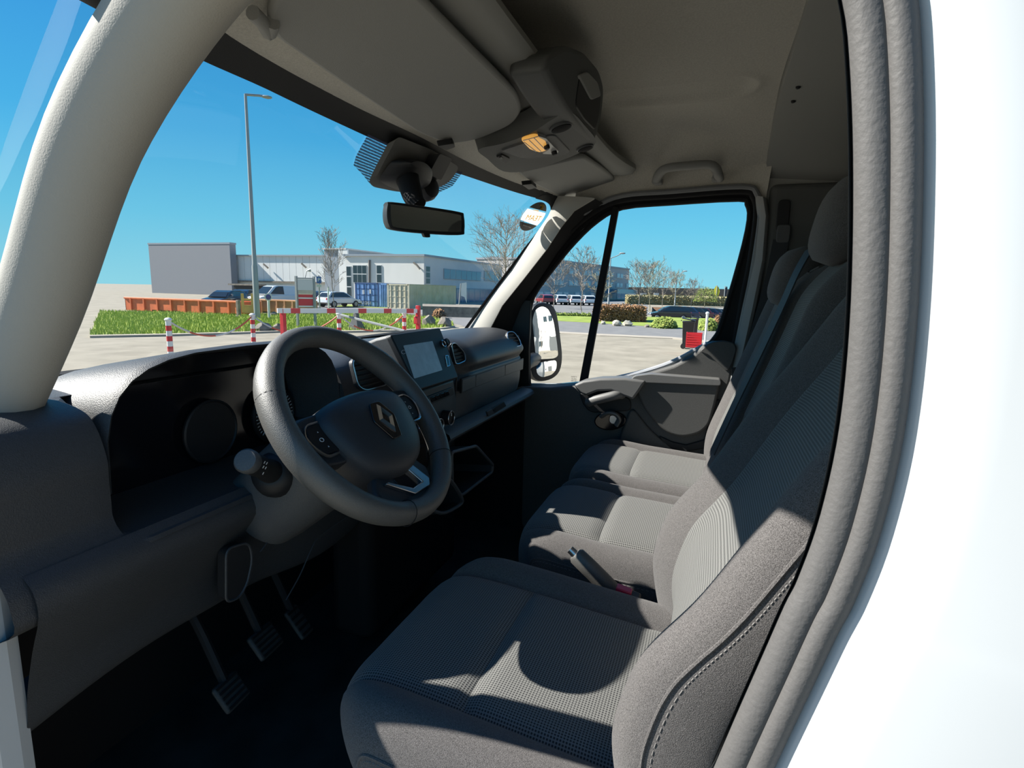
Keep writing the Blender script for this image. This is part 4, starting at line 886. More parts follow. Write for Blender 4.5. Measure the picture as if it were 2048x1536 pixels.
ridge = [(0.36, 0.045), (0.42, 0.06), (0.48, 0.068), (0.53, 0.060), (0.58, 0.042), (0.65, -0.006), (0.72, -0.045), (0.78, -0.078), (0.86, -0.128), (0.95, -0.178), (1.04, -0.215)]
fba = seatback(ds, -0.432, 0.252, ridge, 0.045, 0.62, 0.10, M['fabric'], M['weave'], (0.36, 1.02))
def seam_line(par, fn, pts, du):
    path = catmull([fn(u, v)[0] for u, v in pts], 3); path2 = catmull([fn(u+du, v)[0] for u, v in pts], 3)
    mk('piping', tube(path, 0.0022, 6), M['fabric'], par)
    st_ = []
    for a, b in zip(path2, path2[1:]):
        n_ = max(1, int((b-a).length/0.0052))
        for k in range(n_):
            st_.append(tube([lerp(a, b, (k+0.15)/n_), lerp(a, b, (k+0.75)/n_)], 0.0006, 4))
    s = mk('stitching', join(*st_), M['thread'], par); s['kind'] = 'stuff'
seam_line(ds, fba, [(-1.06, v/24) for v in range(2, 20)], -0.03)
seam_line(ds, fcu, [(-1.07, v/16) for v in range(1, 20)], -0.02)
mk('seat_base', box((-0.44, 0.17, 0.16), (0.42, 0.42, 0.30)), M['rubber'], ds, bevel=0.03, seg=3)
# headrest of the driver seat
def headrest(par, c, w, h, d, mat, tilt=0.2, wv=None):
    secs = []
    for j in range(13):
        t_ = -1+2*j/12; k = (1-abs(t_)**3.2)**0.5 if abs(t_) < 1 else 0.05
        secs.append([Vector(c)+V(w*max(k, 0.06)*math.copysign(abs(math.cos(q))**0.7, math.cos(q)), d*max(k, 0.06)*math.copysign(abs(math.sin(q))**0.8, math.sin(q))-t_*h*tilt, t_*h) for q in [2*math.pi*i/24 for i in range(24)]])
    return mk('headrest', loft(secs, True, True), mat, par, angle=80)
headrest(ds, (-0.44, -0.255, 1.12), 0.13, 0.10, 0.05, M['fabric'])
for s in (-0.05, 0.05): mk('headrest_post', tube([V(-0.44+s, -0.22, 0.98), V(-0.44+s, -0.24, 1.06)], 0.006, 8), M['satin'], ds)

bs_ = thing('passenger_bench', 'two seat grey passenger bench with woven centre panels', 'bench seat', (0.35, 0.15, 0.0))
bprof = [(0, (-0.10, 0.395)), (0.2, (-0.01, 0.398)), (0.5, (0.13, 0.405)), (0.62, (0.19, 0.408)), (0.85, (0.31, 0.418)), (0.96, (0.36, 0.412)), (1.05, (0.385, 0.39)), (1.2, (0.395, 0.33)), (1.35, (0.38, 0.25))]
zb_ = [(0, 0.004), (0.45, 0.004), (0.66, 0.006), (0.76, 0.012), (0.86, 0.010), (0.96, -0.004), (1.06, -0.035), (1.25, -0.09), (1.5, -0.17)]
f1 = cushion(bs_, 0.115, 0.235, bprof, zb_, 0.66, 0.64, 0.10, M['fabric'], M['weave'])
f2 = cushion(bs_, 0.578, 0.232, bprof, zb_, 0.66, 0.64, 0.16, M['fabric'], M['weave'])
seam_line(bs_, f1, [(-1.06, v/16) for v in range(1, 20)], -0.02)
br = [(0.36, -0.01), (0.44, -0.005), (0.50, -0.012), (0.60, -0.045), (0.72, -0.085), (0.84, -0.125), (0.95, -0.16), (1.04, -0.19)]
seatback(bs_, 0.115, 0.228, br, 0.025, 0.62, 0.10, M['fabric'], M['weave'], (0.38, 1.02))
seatback(bs_, 0.575, 0.222, br, 0.025, 0.62, 0.10, M['fabric'], M['weave'], (0.38, 1.02))
headrest(bs_, (0.115, -0.235, 1.10), 0.12, 0.09, 0.055, M['fabric'])
headrest(bs_, (0.575, -0.205, 1.00), 0.115, 0.085, 0.06, M['fabric'])
mk('bench_base', box((0.34, 0.12, 0.15), (0.86, 0.40, 0.28)), M['rubber'], bs_, bevel=0.02)

# seat belts, buckle, handbrake
sb = thing('seat_belt', 'black seat belt webbing hanging beside the passenger door pillar', 'seat belt', at(1420, 920, 'x', 0.80))
def strap(par, name, path, w, side, th=0.0016):
    path = catmull(path, 5); sd_ = Vector(side).normalized(); secs = []
    for i, p in enumerate(path):
        tg = (path[min(i+1, len(path)-1)]-path[max(i-1, 0)]).normalized(); s_ = (sd_-tg*sd_.dot(tg)).normalized(); n_ = tg.cross(s_)
        secs.append([p+s_*w-n_*th, p+s_*w+n_*th, p-s_*w+n_*th, p-s_*w-n_*th])
    return mk(name, loft(secs, True, True), M['belt'], par, angle=30)
strap(sb, 'webbing', [at(1562, 480, 'x', 0.822), at(1545, 560, 'x', 0.818), at(1512, 680, 'x', 0.812), at(1480, 790, 'x', 0.811), at(1440, 890, 'x', 0.812), at(1420, 950, 'x', 0.816)], 0.023, (0, 1, 0.15))
a_ = at(1473, 748, 'x', 0.802)
mk('belt_tongue', prism(rounded([a_+V(0, 0.018, 0.02), a_+V(0, -0.020, 0.026), a_+V(0, -0.025, -0.018), a_+V(0, 0.012, -0.022)], 0.006), (0.006, 0, 0)), M['black'], sb, bevel=0.002)
mk('tongue_plate', prism([a_+V(0.002, -0.006, -0.02), a_+V(0.002, -0.026, -0.016), a_+V(0.002, -0.028, -0.036), a_+V(0.002, -0.010, -0.040)], (0.002, 0, 0)), M['satin'], sb, smooth=False)
sb2 = thing('seat_belt', 'dark seat belt drawn across the front of the bench backrest', 'seat belt', at(1425, 910, 'x', 0.16))
strap(sb2, 'webbing', [V(0.30, -0.20, 1.06), at(1592, 548, 'x', 0.27), at(1560, 620, 'x', 0.265), at(1515, 715, 'x', 0.26), at(1470, 808, 'x', 0.255), at(1425, 905, 'x', 0.25)], 0.022, (1, 0.2, 0))
bk = thing('belt_buckle', 'black belt buckle with red release button beside driver seat', 'buckle', at(1252, 1200, 'x', -0.2))
b0 = at(1252, 1181, 'x', -0.185); 
mk('buckle_body', box(b0+V(0, -0.004, -0.04), (0.030, 0.036, 0.075), Matrix.Rotation(0.2, 3, 'X')), M['black'], bk, bevel=0.005, seg=3)
mk('release_button', box(b0+V(0.0, 0.004, -0.0005), (0.020, 0.030, 0.010), Matrix.Rotation(0.2, 3, 'X')), M['red'], bk, bevel=0.002)
hb = thing('handbrake_lever', 'black handbrake lever between driver seat and bench', 'handbrake', at(1240, 1200, 'x', -0.16))
h0, h1 = at(1150, 1108, 'x', -0.15), at(1250, 1205, 'x', -0.15)
mk('grip', tube([lerp(h0, h1, t_) for t_ in (0, 0.04, 0.3, 0.7, 1.0, 1.4)], [0.014, 0.0185, 0.019, 0.018, 0.016, 0.014], 14, flat=0.85), M['leather'], hb)
mk('release_knob', tube([h0+(h0-h1).normalized()*0.014, h0+(h0-h1).normalized()*-0.004], [0.008, 0.009], 12), M['satin'], hb)
mk('lever_base', box(lerp(h0, h1, 1.25)+V(0, 0, -0.06), (0.06, 0.14, 0.10)), M['rubber'], hb, bevel=0.02, seg=3)

# pedals
def pedal(label, name, px_, py_, w, h, yy, rot):
    c = at(px_, py_, 'y', yy); R_ = Matrix.Rotation(rot, 3, 'Z') @ Matrix.Rotation(math.radians(-38), 3, 'X')
    t = thing(name, label, 'pedal', c)
    mk('pedal_pad', box(c, (w, 0.012, h), R_), M['pedal'], t, bevel=0.006, seg=3)
    for i in range(5):
        z = lerp(-h*0.38, h*0.38, i/4); mk('pedal_rib', box(c+R_ @ V(0, -0.007, z), (w*0.84, 0.004, h*0.07)), M['rubber'], t, smooth=False) if False else mk('pedal_rib', box(c+R_ @ V(0, -0.007, z), (w*0.84, 0.004, h*0.07), R_), M['rubber'], t, smooth=False)
    mk('pedal_arm', tube([c+R_ @ V(0, 0.006, 0), c+V(0, 0.06, 0.10), c+V(0, 0.12, 0.20), V(c.x, 1.11, c.z+0.26)], 0.009, 8), M['black'], t)
pedal('ribbed black clutch pedal furthest from the accelerator', 'clutch_pedal', 462, 1384, 0.06, 0.055, 0.80, 0.1)
pedal('ribbed black brake pedal between clutch and accelerator', 'brake_pedal', 531, 1282, 0.068, 0.055, 0.81, 0.1)
pedal('small black accelerator pedal hanging beside the brake pedal', 'accelerator_pedal', 597, 1244, 0.042, 0.075, 0.84, 0.1)

# ================================================================== OUTSIDE
G = -1.15
def gp_(x, y, z=G): return at(x, y, 'z', z)
def bear(px):
    a, b = 400.0, 760.0
    for i in range(40):
        c = (a+b)/2
        if ray(px, c).z > 0: a = c
        else: b = c
    d = ray(px, a); d.z = 0; return d.normalized()
def gd(px, D): p = CAM+bear(px)*D; p.z = G; return p
def hz(B, py):
    a, b = -5.0, 60.0
    for i in range(50):
        c = (a+b)/2
        if pix((B[0], B[1], c))[1] > py: a = c
        else: b = c
    return (a+b)/2
def wpx(B, n): return n*(Vector((B[0], B[1], CAM.z))-CAM).dot(_f)/FPX
EXT = 0.63                     # outdoor paint and ground reflectances, measured for full sun
def outdoor(name, col, *a, **k): return principled(name, tuple(min(0.86, q*EXT) for q in col), *a, **k)
def mat2(name, c1, c2, scale, rough=0.9, bump=0.0, bsc=10): 
    c1 = tuple(min(0.86, q*EXT) for q in c1); c2 = tuple(min(0.88, q*EXT) for q in c2); mt = principled(name, c1, rough, noise=0.01, nscale=scale, bump=bump, bscale=bsc)
    r = [n for n in mt.node_tree.nodes if n.type == 'VALTORGB'][0]; r.color_ramp.elements[0].color = (*c1, 1); r.color_ramp.elements[1].color = (*c2, 1)
    return mt
M['lot'] = mat2('lot_concrete', (0.31, 0.275, 0.205), (0.43, 0.385, 0.295), 1.3)
M['asphalt'] = mat2('asphalt', (0.21, 0.21, 0.208), (0.27, 0.266, 0.258), 2.0)
M['kerb'] = outdoor('kerb_stone', (0.52, 0.46, 0.37), 0.9)
M['grass'] = mat2('grass_soil', (0.22, 0.33, 0.03), (0.42, 0.50, 0.09), 1.2)
M['blade'] = mat2('grass_blade', (0.36, 0.52, 0.05), (0.66, 0.76, 0.17), 3.0)
M['steel'] = outdoor('galvanised_steel', (0.42, 0.44, 0.44), 0.5, metal=0.3)
M['rust'] = mat2('container_cream', (0.74, 0.67, 0.46), (0.96, 0.89, 0.66), 1.1)
M['blue'] = outdoor('container_blue', (0.22, 0.42, 0.78), 0.5, noise=0.2, nscale=2)
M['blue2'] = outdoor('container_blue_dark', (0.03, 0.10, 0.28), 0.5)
M['post_red'] = outdoor('post_red', (0.80, 0.03, 0.04), 0.45)
M['post_white'] = outdoor('post_white', (1.0, 1.0, 0.97), 0.5)
M['skip_o'] = outdoor('skip_orange', (0.95, 0.22, 0.06), 0.6, noise=0.15, nscale=3)
M['skip_b'] = mat2('skip_brown', (0.60, 0.29, 0.14), (0.80, 0.43, 0.23), 1.4)
M['skip_y'] = outdoor('skip_yellow', (1.0, 0.56, 0.16), 0.6, noise=0.15, nscale=2)
M['stone'] = mat2('rock_grey', (0.20, 0.175, 0.145), (0.40, 0.35, 0.28), 3.0, bump=0.5, bsc=6)
M['stone_l'] = mat2('rock_pale', (0.52, 0.48, 0.38), (0.72, 0.68, 0.56), 2.0)
M['wall_w'] = mat2('cladding_white', (0.98, 1.0, 0.98), (1.04, 1.05, 1.02), 0.4)
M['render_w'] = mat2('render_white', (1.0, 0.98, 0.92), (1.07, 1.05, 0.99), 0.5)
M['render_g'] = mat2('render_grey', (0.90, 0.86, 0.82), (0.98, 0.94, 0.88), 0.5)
M['roof_g'] = outdoor('roof_metal', (0.40, 0.45, 0.50), 0.5)
M['frame_w'] = outdoor('window_frame_white', (0.80, 0.81, 0.80), 0.5)
M['pane'] = outdoor('window_pane_dark', (0.03, 0.05, 0.06), 0.15, spec=0.6)
M['pane_b'] = outdoor('window_pane_blue', (0.10, 0.25, 0.38), 0.12, spec=0.8)
M['pane_sky'] = outdoor('window_pane_sky_reflection', (0.50, 0.62, 0.72), 0.15, spec=0.8)  # sky reflection put into the pale pane colour
M['bark'] = mat2('bark_brown', (0.25, 0.21, 0.17), (0.38, 0.33, 0.27), 6.0)
M['bark_g'] = mat2('bark_green', (0.28, 0.25, 0.15), (0.42, 0.38, 0.24), 6.0)
M['hedge'] = mat2('hedge_core', (0.14, 0.07, 0.035), (0.24, 0.13, 0.07), 4.0)
M['hleaf'] = mat2('beech_leaf_brown', (0.32, 0.15, 0.06), (0.58, 0.34, 0.17), 5.0)
M['gleaf'] = mat2('shrub_leaf_green', (0.14, 0.24, 0.035), (0.42, 0.48, 0.10), 3.0)
M['tyre'] = outdoor('tyre', (0.015, 0.015, 0.016), 0.8)
M['carglass'] = outdoor('car_glass', (0.02, 0.03, 0.04), 0.08, spec=0.8)

# the car park behind the verge lies lower and falls away: a sloping floor between banks
PK = [gd(1306, 50), gd(1306, 85), gd(1600, 85), gd(1600, 50)]
pkc = sum(PK, Vector())/4
def pk_in(p, dz): q = lerp(p, pkc, 0.10); return V(q.x, q.y, G-dz)
PF = [pk_in(PK[0], 0.35), pk_in(PK[1], 1.35), pk_in(PK[2], 1.35), pk_in(PK[3], 0.35)]
def pk_floor(p):                     # height of the car park floor under a point
    D_ = math.hypot(p.x-CAM.x, p.y-CAM.y); d0 = math.hypot(PF[0].x-CAM.x, PF[0].y-CAM.y); d1 = math.hypot(PF[1].x-CAM.x, PF[1].y-CAM.y)
    return lerp(G-0.35, G-1.35, (D_-d0)/(d1-d0))
gv = [V(-80, -80, G), V(-80, 330, G), V(400, 330, G), V(400, -80, G)]+PK
gnd = mk('ground', (gv, [(0, 1, 5, 4), (1, 2, 6, 5), (2, 3, 7, 6), (3, 0, 4, 7)]), M['lot'], smooth=False); tag(gnd, kind='structure')
pkb = mk('car_park_bank', (PK+PF, [(0, 1, 5, 4), (1, 2, 6, 5), (2, 3, 7, 6), (3, 0, 4, 7)]), M['hedge'], smooth=False); tag(pkb, kind='structure')
pkf = mk('car_park_floor', (PF, [(0, 1, 2, 3)]), M['asphalt'], smooth=False); tag(pkf, kind='structure')
def patch_g(name, px, mat, dz, kind='structure'):
    v = [gp_(x, y)+V(0, 0, dz) for x, y in px]; o = mk(name, prism(v, (0, 0, -dz-0.02)), mat, smooth=False); tag(o, kind=kind); return o
patch_g('road', [(1040, 669), (1120, 665), (1200, 670), (1345, 676), (1480, 690), (1560, 700), (1560, 668), (1440, 660), (1360, 655), (1200, 645), (1060, 637)], M['asphalt'], 0.012)
patch_g('kerb', [(1040, 671), (1120, 667), (1200, 672), (1345, 678), (1480, 692), (1480, 689), (1345, 675), (1200, 668.5), (1120, 664), (1040, 667)], M['kerb'], 0.03)
patch_g('side_road', [(560, 625.5), (700, 626), (830, 632), (900, 645), (960, 662), (1060, 664), (1060, 637), (960, 630), (850, 618), (700, 612.5), (560, 612)], M['asphalt'], 0.012)
gl_out = [(180, 674), (330, 671), (448, 668), (560, 664), (700, 664), (800, 662), (880, 658), (908, 654), (904, 646), (860, 637), (780, 628), (700, 627), (600, 628), (448, 628), (200, 624)]
patch_g('car_park', [(1062, 626), (1200, 630), (1296, 631), (1296, 600.5), (1200, 599), (1062, 597)], M['asphalt'], 0.01)
lawn = patch_g('lawn', gl_out, M['grass'], 0.05)
patch_g('lawn_edge', [(180, 676), (330, 673), (448, 669.5), (560, 665.5), (700, 665.5), (800, 663.5), (880, 659.5), (910, 655), (908, 654), (880, 658), (800, 662), (700, 664), (560, 664), (448, 668), (330, 671), (180, 674)], M['kerb'], 0.08)
verge = patch_g('verge', [(1060, 639), (1200, 647), (1330, 655), (1400, 659), (1500, 664), (1500, 640), (1400, 637), (1330, 635), (1200, 632), (1060, 627)], M['grass'], 0.03)
patch_g('verge', [(670, 613.5), (850, 618.5), (960, 631), (1010, 634), (1010, 622), (960, 616), (850, 612), (690, 609.5)], M['grass'], 0.03)
# grass blades
SKIPS = []
for x0_, x1_, D_ in ((250, 473, 44), (516, 594, 42)):
    XS = gd((x0_+x1_)/2, D_).x; ya, yb_ = at(x1_, 600, 'x', XS).y, at(x0_, 600, 'x', XS).y; SKIPS.append((XS-0.35, XS+2.4, ya-0.3, yb_+0.3))
def blades(name, poly, n, hmin, hmax, seed):
    R = random.Random(seed); pts = [gp_(x, y) for x, y in poly]
    def inside(x, y):
        c = False; j = len(pts)-1
        for i in range(len(pts)):
            a, b = pts[i], pts[j]
            if (a.y > y) != (b.y > y) and x < (b.x-a.x)*(y-a.y)/(b.y-a.y)+a.x: c = not c
            j = i
        return c
    x0, x1 = min(p.x for p in pts), max(p.x for p in pts); y0, y1 = min(p.y for p in pts), max(p.y for p in pts); v, f = [], []; k = 0; tries = 0
    while k < n and tries < n*30:
        tries += 1; x, y = R.uniform(x0, x1), R.uniform(y0, y1)
        if not inside(x, y) or any(a0 < x < a1 and b0 < y < b1 for a0, a1, b0, b1 in SKIPS): continue
        if R.random() > min(1.0, (26.0/max(8, math.hypot(x, y)))**2*1.6): continue
        h = R.uniform(hmin, hmax); a = R.uniform(0, 6.28); w = 0.03; i = len(v)
        v += [V(x+w*math.cos(a), y+w*math.sin(a), G+0.04), V(x-w*math.cos(a), y-w*math.sin(a), G+0.04), V(x+R.uniform(-.06, .06), y+R.uniform(-.06, .06), G+0.05+h)]; f.append((i, i+1, i+2)); k += 1
    o = mk(name, (v, f), M['blade'], smooth=False, fix=False); return o
g1 = blades('grass', gl_out, 26000, 0.08, 0.22, 3); tag(g1, 'bright green spring grass on the island behind the chain bollards', 'grass', kind='stuff')

# ---- striped bollards with chain, barrier
CHA = outdoor('chain_white', (0.78, 0.76, 0.72), 0.6); CHR = outdoor('chain_red', (0.72, 0.13, 0.06), 0.6)
bol = []
def bollard(px, ytop, D, lab):
    B = gd(px, D); H = hz(B, ytop)-G; t = thing('chain_bollard', lab, 'bollard', B, group='red and white chain bollards'); r = 0.075
    n = 7
    for i in range(n):
        z0, z1 = H*0.94*i/n, H*0.94*(i+1)/n
        mk('bollard_band', lathe([(r, z0), (r, z1)], B, (0, 0, 1), 12), M['post_red'] if i % 2 else M['post_white'], t)
    mk('bollard_cap', lathe([(r*1.25, H*0.94), (r*1.35, H*0.965), (r*0.9, H*1.0), (r*0.3, H*1.01)], B, (0, 0, 1), 12), M['post_white'], t)
    bol.append(B+V(0, 0, H*0.93)); return t
bollard(330, 636, 18.5, 'red and white bollard holding the chain beyond the lamp post')
bollard(501, 627, 21, 'red and white bollard beside the red barrier post and boulder')
bollard(676, 625, 21, 'red and white bollard in the middle of the chain row')
bollard(808, 624, 22, 'leaning red and white bollard beside the barrier end post')
def chain(a, b, sag, lab):
    t = thing('chain', lab, 'chain', a, group='plastic chains between the bollards')
    n = 24; P = [lerp(a, b, i/n)-V(0, 0, sag*4*(i/n)*(1-i/n)) for i in range(n+1)]
    for i0, i1, m_ in ((0, 5, CHA), (5, 12, CHR), (12, 18, CHA), (18, 24, CHR)):
        mk('chain_run', tube(P[i0:i1+1], 0.028, 5), m_, t)
chain(bol[0], bol[1], 0.55, 'sagging red and white chain from the lamp side bollard'); chain(bol[1], bol[2], 0.62, 'sagging red and white chain below the red barrier post'); chain(bol[2], bol[3], 0.6, 'sagging red and white chain below the barrier arm')
bar = thing('barrier_gate', 'red and white swing barrier with red end posts', 'barrier', gd(562, 19.5))
B0, B1 = gd(563, 19.5), gd(836, 21.5)
z0, z1 = hz(B0, 617), hz(B1, 611)
for B, zt_ in ((B0, z0), (B1, z1)): mk('barrier_post', box((B.x, B.y, (G+zt_)/2), (0.14, 0.14, zt_-G)), M['post_red'], bar, bevel=0.01)
a0 = Vector((gd(552, 19.4).x, gd(552, 19.4).y, hz(gd(552, 19.4), 621.5))); a1 = Vector((B1.x, B1.y, hz(B1, 622)))
dirb = (a1-a0); L = dirb.length; ds_ = dirb.normalized(); rotb = frame((0, 0, 0), ds_, (0, 0, 1)).to_3x3()
rotb = Matrix((ds_, Vector((0, 0, 1)).cross(ds_).normalized(), ds_.cross(Vector((0, 0, 1)).cross(ds_).normalized()))).transposed()
mk('barrier_arm', box((a0+a1)/2-V(0, 0, 0), (L, 0.08, 0.15), rotb), M['post_white'], bar, bevel=0.005)
for px in (583, 649, 711, 765, 816):
    s_ = (px-552)/(836-552); c = lerp(a0, a1, s_); mk('red_stripe', box(c, (0.30, 0.088, 0.158), rotb), M['post_red'], bar, smooth=False)
mk('barrier_lock', box(V(B1.x, B1.y, lerp(G, z1, 0.62))+V(-0.12, 0, 0), (0.16, 0.16, 0.28)), M['post_red'], bar, bevel=0.02)
pp_ = [gd(680, 20.5), gd(808, 18.5)]
mk('brace_bar', tube([V(pp_[0].x, pp_[0].y, hz(pp_[0], 630)), V(pp_[1].x, pp_[1].y, hz(pp_[1], 662))], 0.045, 6), M['steel'], bar)
# ---- street lamps
def lamp(px, ytop, D, head_px, lab, r=0.09, tilt=0.0):
    B = gd(px, D); H = hz(B, ytop)-G; t = thing('street_lamp', lab, 'street lamp', B)
    mk('lamp_post', tube([B, B+V(0, 0, H*0.25), B+V(0, 0, H*0.26), B+V(0, 0, H)], [r*1.2, r*1.1, r*0.85, r*0.5], 10), M['steel'], t)
    E_ = gd(head_px, D); dv = E_-B; dv.z = 0; top = B+V(0, 0, H)
    mk('lamp_arm', tube([top-V(0, 0, 0.03), top+dv*0.5+V(0, 0, 0.02+tilt*0.5), top+dv*0.75+V(0, 0, 0.02+tilt)], r*0.45, 8), M['steel'], t)
    u = dv.normalized(); c = top+dv*0.82+V(0, 0, tilt); l_ = dv.length*0.42
    secs = [[c+u*(s*l_*0.5)+u.cross(V(0, 0, 1))*w*math.cos(q)+V(0, 0, 1)*hh*math.sin(q) for q in [2*math.pi*k/10 for k in range(10)]] for s, w, hh in ((-1, .04, .04), (-.6, .13, .07), (.2, .17, .09), (.8, .12, .06), (1, .03, .02))]
    mk('lamp_head', loft(secs, True, True), M['steel'], t)
    return t
lamp(511, 188, 36, 560, 'tall single arm street lamp rising behind the grass island', 0.145)
lamp(1218, 516, 62, 1246, 'street lamp behind the window divider beside the grey office', 0.10, 0.5)
lamp(1351, 550, 91, 1371, 'street lamp standing among the bare trees', 0.10, 0.6)
lamp(1045, 455, 70, 1052, 'thin lamp pole behind the windscreen pillar tree', 0.08)
# ---- sign boards
nb = thing('notice_board', 'steel framed board with white panel above red and white slats', 'sign board', gd(616, 29)); D = 29
pl_, pr_ = gd(592.5, D), gd(628, D); zt_ = hz(pl_, 552)
for P in (pl_, pr_): mk('board_post', box((P.x, P.y, (G+zt_)/2), (0.10, 0.10, zt_-G)), M['steel'], nb, smooth=False)
ux_ = (pr_-pl_).normalized(); uy_ = V(0, 0, 1).cross(ux_); RB = Matrix((ux_, uy_, V(0, 0, 1))).transposed()
def brd(name, x0, x1, y0, y1, mat, th, off=0.0):
    a, b = gd(x0, D), gd(x1, D); za, zb = hz(a, y0), hz(a, y1); c = (a+b)/2; return mk(name, box((c.x-uy_.x*off*-1, c.y-uy_.y*off*-1, (za+zb)/2), ((b-a).length, th, za-zb), RB), mat, nb, smooth=False)
brd('top_rail', 593, 628, 555, 557.5, M['steel'], 0.08)
brd('white_panel', 595, 626, 558, 580, M['frame_w'], 0.04)
brd('red_panel', 595, 627, 588, 613, M['post_red'], 0.30, 0.2)
for y in (587.5, 596, 612.5): brd('white_slat', 592.5, 628, y-1.3, y+1.3, M['post_white'], 0.34, 0.2)
brd('lower_panel', 596, 626, 580, 587, M['stone_l'], 0.05)
A = V(pl_.x, pl_.y, zt_); mk('board_lamp', tube([lerp(pl_, pr_, 0.5)+V(0, 0, zt_-G-0.1), lerp(pl_, pr_, 0.62)+V(0, 0, zt_-G+0.25), lerp(pl_, pr_, 0.85)+V(0, 0, zt_-G+0.30)], [0.02, 0.02, 0.09], 6), M['steel'], nb)
ps = thing('parking_sign', 'blue parking sign with white P on grey pole', 'sign', gd(638, 40)); D = 40
P = gd(638, D); zt_ = hz(P, 551); mk('sign_pole', tube([P, V(P.x, P.y, zt_)], 0.045, 8), M['steel'], ps)
c = V(P.x, P.y, hz(P, 560))-bear(638)*0.07; w = wpx(P, 9); RX = bear(638).cross(V(0, 0, 1)).normalized(); 
RBp = Matrix((RX, bear(638), V(0, 0, 1))).transposed()
mk('sign_plate', box(c, (w, 0.03, w*1.45), RBp), outdoor('sign_blue', (0.03, 0.14, 0.48), 0.5), ps, smooth=False)
mk('sign_letter', text_shape('P', w*1.15, 0.004, frame(c-bear(638)*0.02, RX, (0, 0, 1))), M['post_white'], ps, smooth=False)
c2 = V(P.x, P.y, hz(P, 571.5))-bear(638)*0.07; mk('sign_plate_lower', box(c2, (w, 0.03, w*0.55), RBp), M['frame_w'], ps, smooth=False)
ns = thing('no_parking_sign', 'round blue no parking sign with pale post', 'sign', gd(537, 36)); P = gd(535, 36)
mk('sign_pole', tube([P, V(P.x, P.y, hz(P, 600))], 0.07, 8), M['post_white'], ns)
c = V(P.x, P.y, hz(P, 594))-bear(535)*0.1; w = wpx(P, 7.5)
mk('sign_disc', lathe([(w*0.72, 0), (w*0.72, 0.03), (w*0.68, 0.035)], c, -bear(535)+RX*0.4, 24), outdoor('sign_violet', (0.06, 0.05, 0.30), 0.5), ns)
mk('sign_rim', lathe([(w, -0.01), (w, 0.025), (w*0.74, 0.027)], c, -bear(535)+RX*0.4, 24), M['frame_w'], ns)
sp2 = thing('sign_post', 'thin pale post beside the parked hatchback', 'post', gd(656, 40)); P = gd(656, 40); mk('post_shaft', tube([P, V(P.x, P.y, hz(P, 575))], 0.05, 8), M['post_white'], sp2)
mk('post_cap', lathe([(0.06, 0), (0.06, 0.05), (0.02, 0.07)], V(P.x, P.y, hz(P, 575)), (0, 0, 1), 8), M['steel'], sp2)
# ---- skips
def skip(x0, x1, y0, y1, D, mat, lab, ribs=7, dep=2.0):
    XS = gd((x0+x1)/2, D).x; a, b = at(x0, 600, 'x', XS), at(x1, 600, 'x', XS); a.z = b.z = G; zt_ = hz((a+b)/2, y0); zb = max(G, hz((a+b)/2, y1)); t = thing('waste_skip', lab, 'skip', ((a.x+b.x)/2, (a.y+b.y)/2, G)); u = (b-a); n_ = V(-u.y, u.x, 0).normalized()
    if n_.dot(bear((x0+x1)/2)) < 0: n_ = -n_
    fr = [V(a.x, a.y, zb), V(b.x, b.y, zb), V(b.x, b.y, zt_), V(a.x, a.y, zt_)]; th = 0.1
    mk('skip_wall', prism(fr, n_*0.08), mat, t, smooth=False); mk('skip_wall', prism([p+n_*dep for p in fr], n_*0.08), mat, t, smooth=False)
    for e in (fr[0], fr[1]): mk('skip_end', prism([e, e+n_*dep, e+n_*dep+V(0, 0, zt_-zb), e+V(0, 0, zt_-zb)], u.normalized()*0.06), mat, t, smooth=False)
    mk('skip_floor', prism([fr[0], fr[1], fr[1]+n_*dep, fr[0]+n_*dep], V(0, 0, 0.1)), mat, t, smooth=False)
    for i in range(ribs): q = lerp(fr[0], fr[1], (i+0.5)/ribs)-n_*0.05; mk('skip_rib', box(q+V(0, 0, (zt_-zb)/2), (0.10, 0.10, zt_-zb)), mat, t, smooth=False)
    mk('skip_rail', tube([fr[3]-n_*0.03, fr[2]-n_*0.03], 0.07, 6), mat, t)
    return t
skip(250, 473, 599.5, 625, 44, M['skip_o'], 'long orange waste skip standing at the grass edge', 8)
skip(516, 594, 601, 627, 42, M['skip_b'], 'rusty brown open waste skip behind the round sign', 5)
yf = thing('metal_frame', 'yellow steel skip end frame with upright posts', 'frame', gd(493, 40)); D = 40
for x0, x1, y0, y1 in ((480, 486, 587, 625), (500, 506, 587, 625), (480, 506, 597, 601), (484, 503, 610, 626), (507, 516, 588, 625)):
    a, b = gd(x0, D), gd(x1, D); c = (a+b)/2; mk('frame_beam', box((c.x, c.y, (hz(a, y0)+hz(a, y1))/2), ((b-a).length, 0.2, hz(a, y0)-hz(a, y1)), Matrix((RX, bear(493), V(0, 0, 1))).transposed()), M['skip_y'], yf, smooth=False)
sk3 = thing('concrete_post', 'weathered grey concrete post between the orange and yellow skips', 'post', gd(474, 38)); P = gd(474, 38); mk('post_shaft', box((P.x, P.y, (G+hz(P, 600))/2), (0.2, 0.2, hz(P, 600)-G)), M['stone'], sk3, bevel=0.03); mk('post_foot', box((P.x, P.y, G+0.06), (0.3, 0.3, 0.2)), M['stone'], sk3, bevel=0.03)
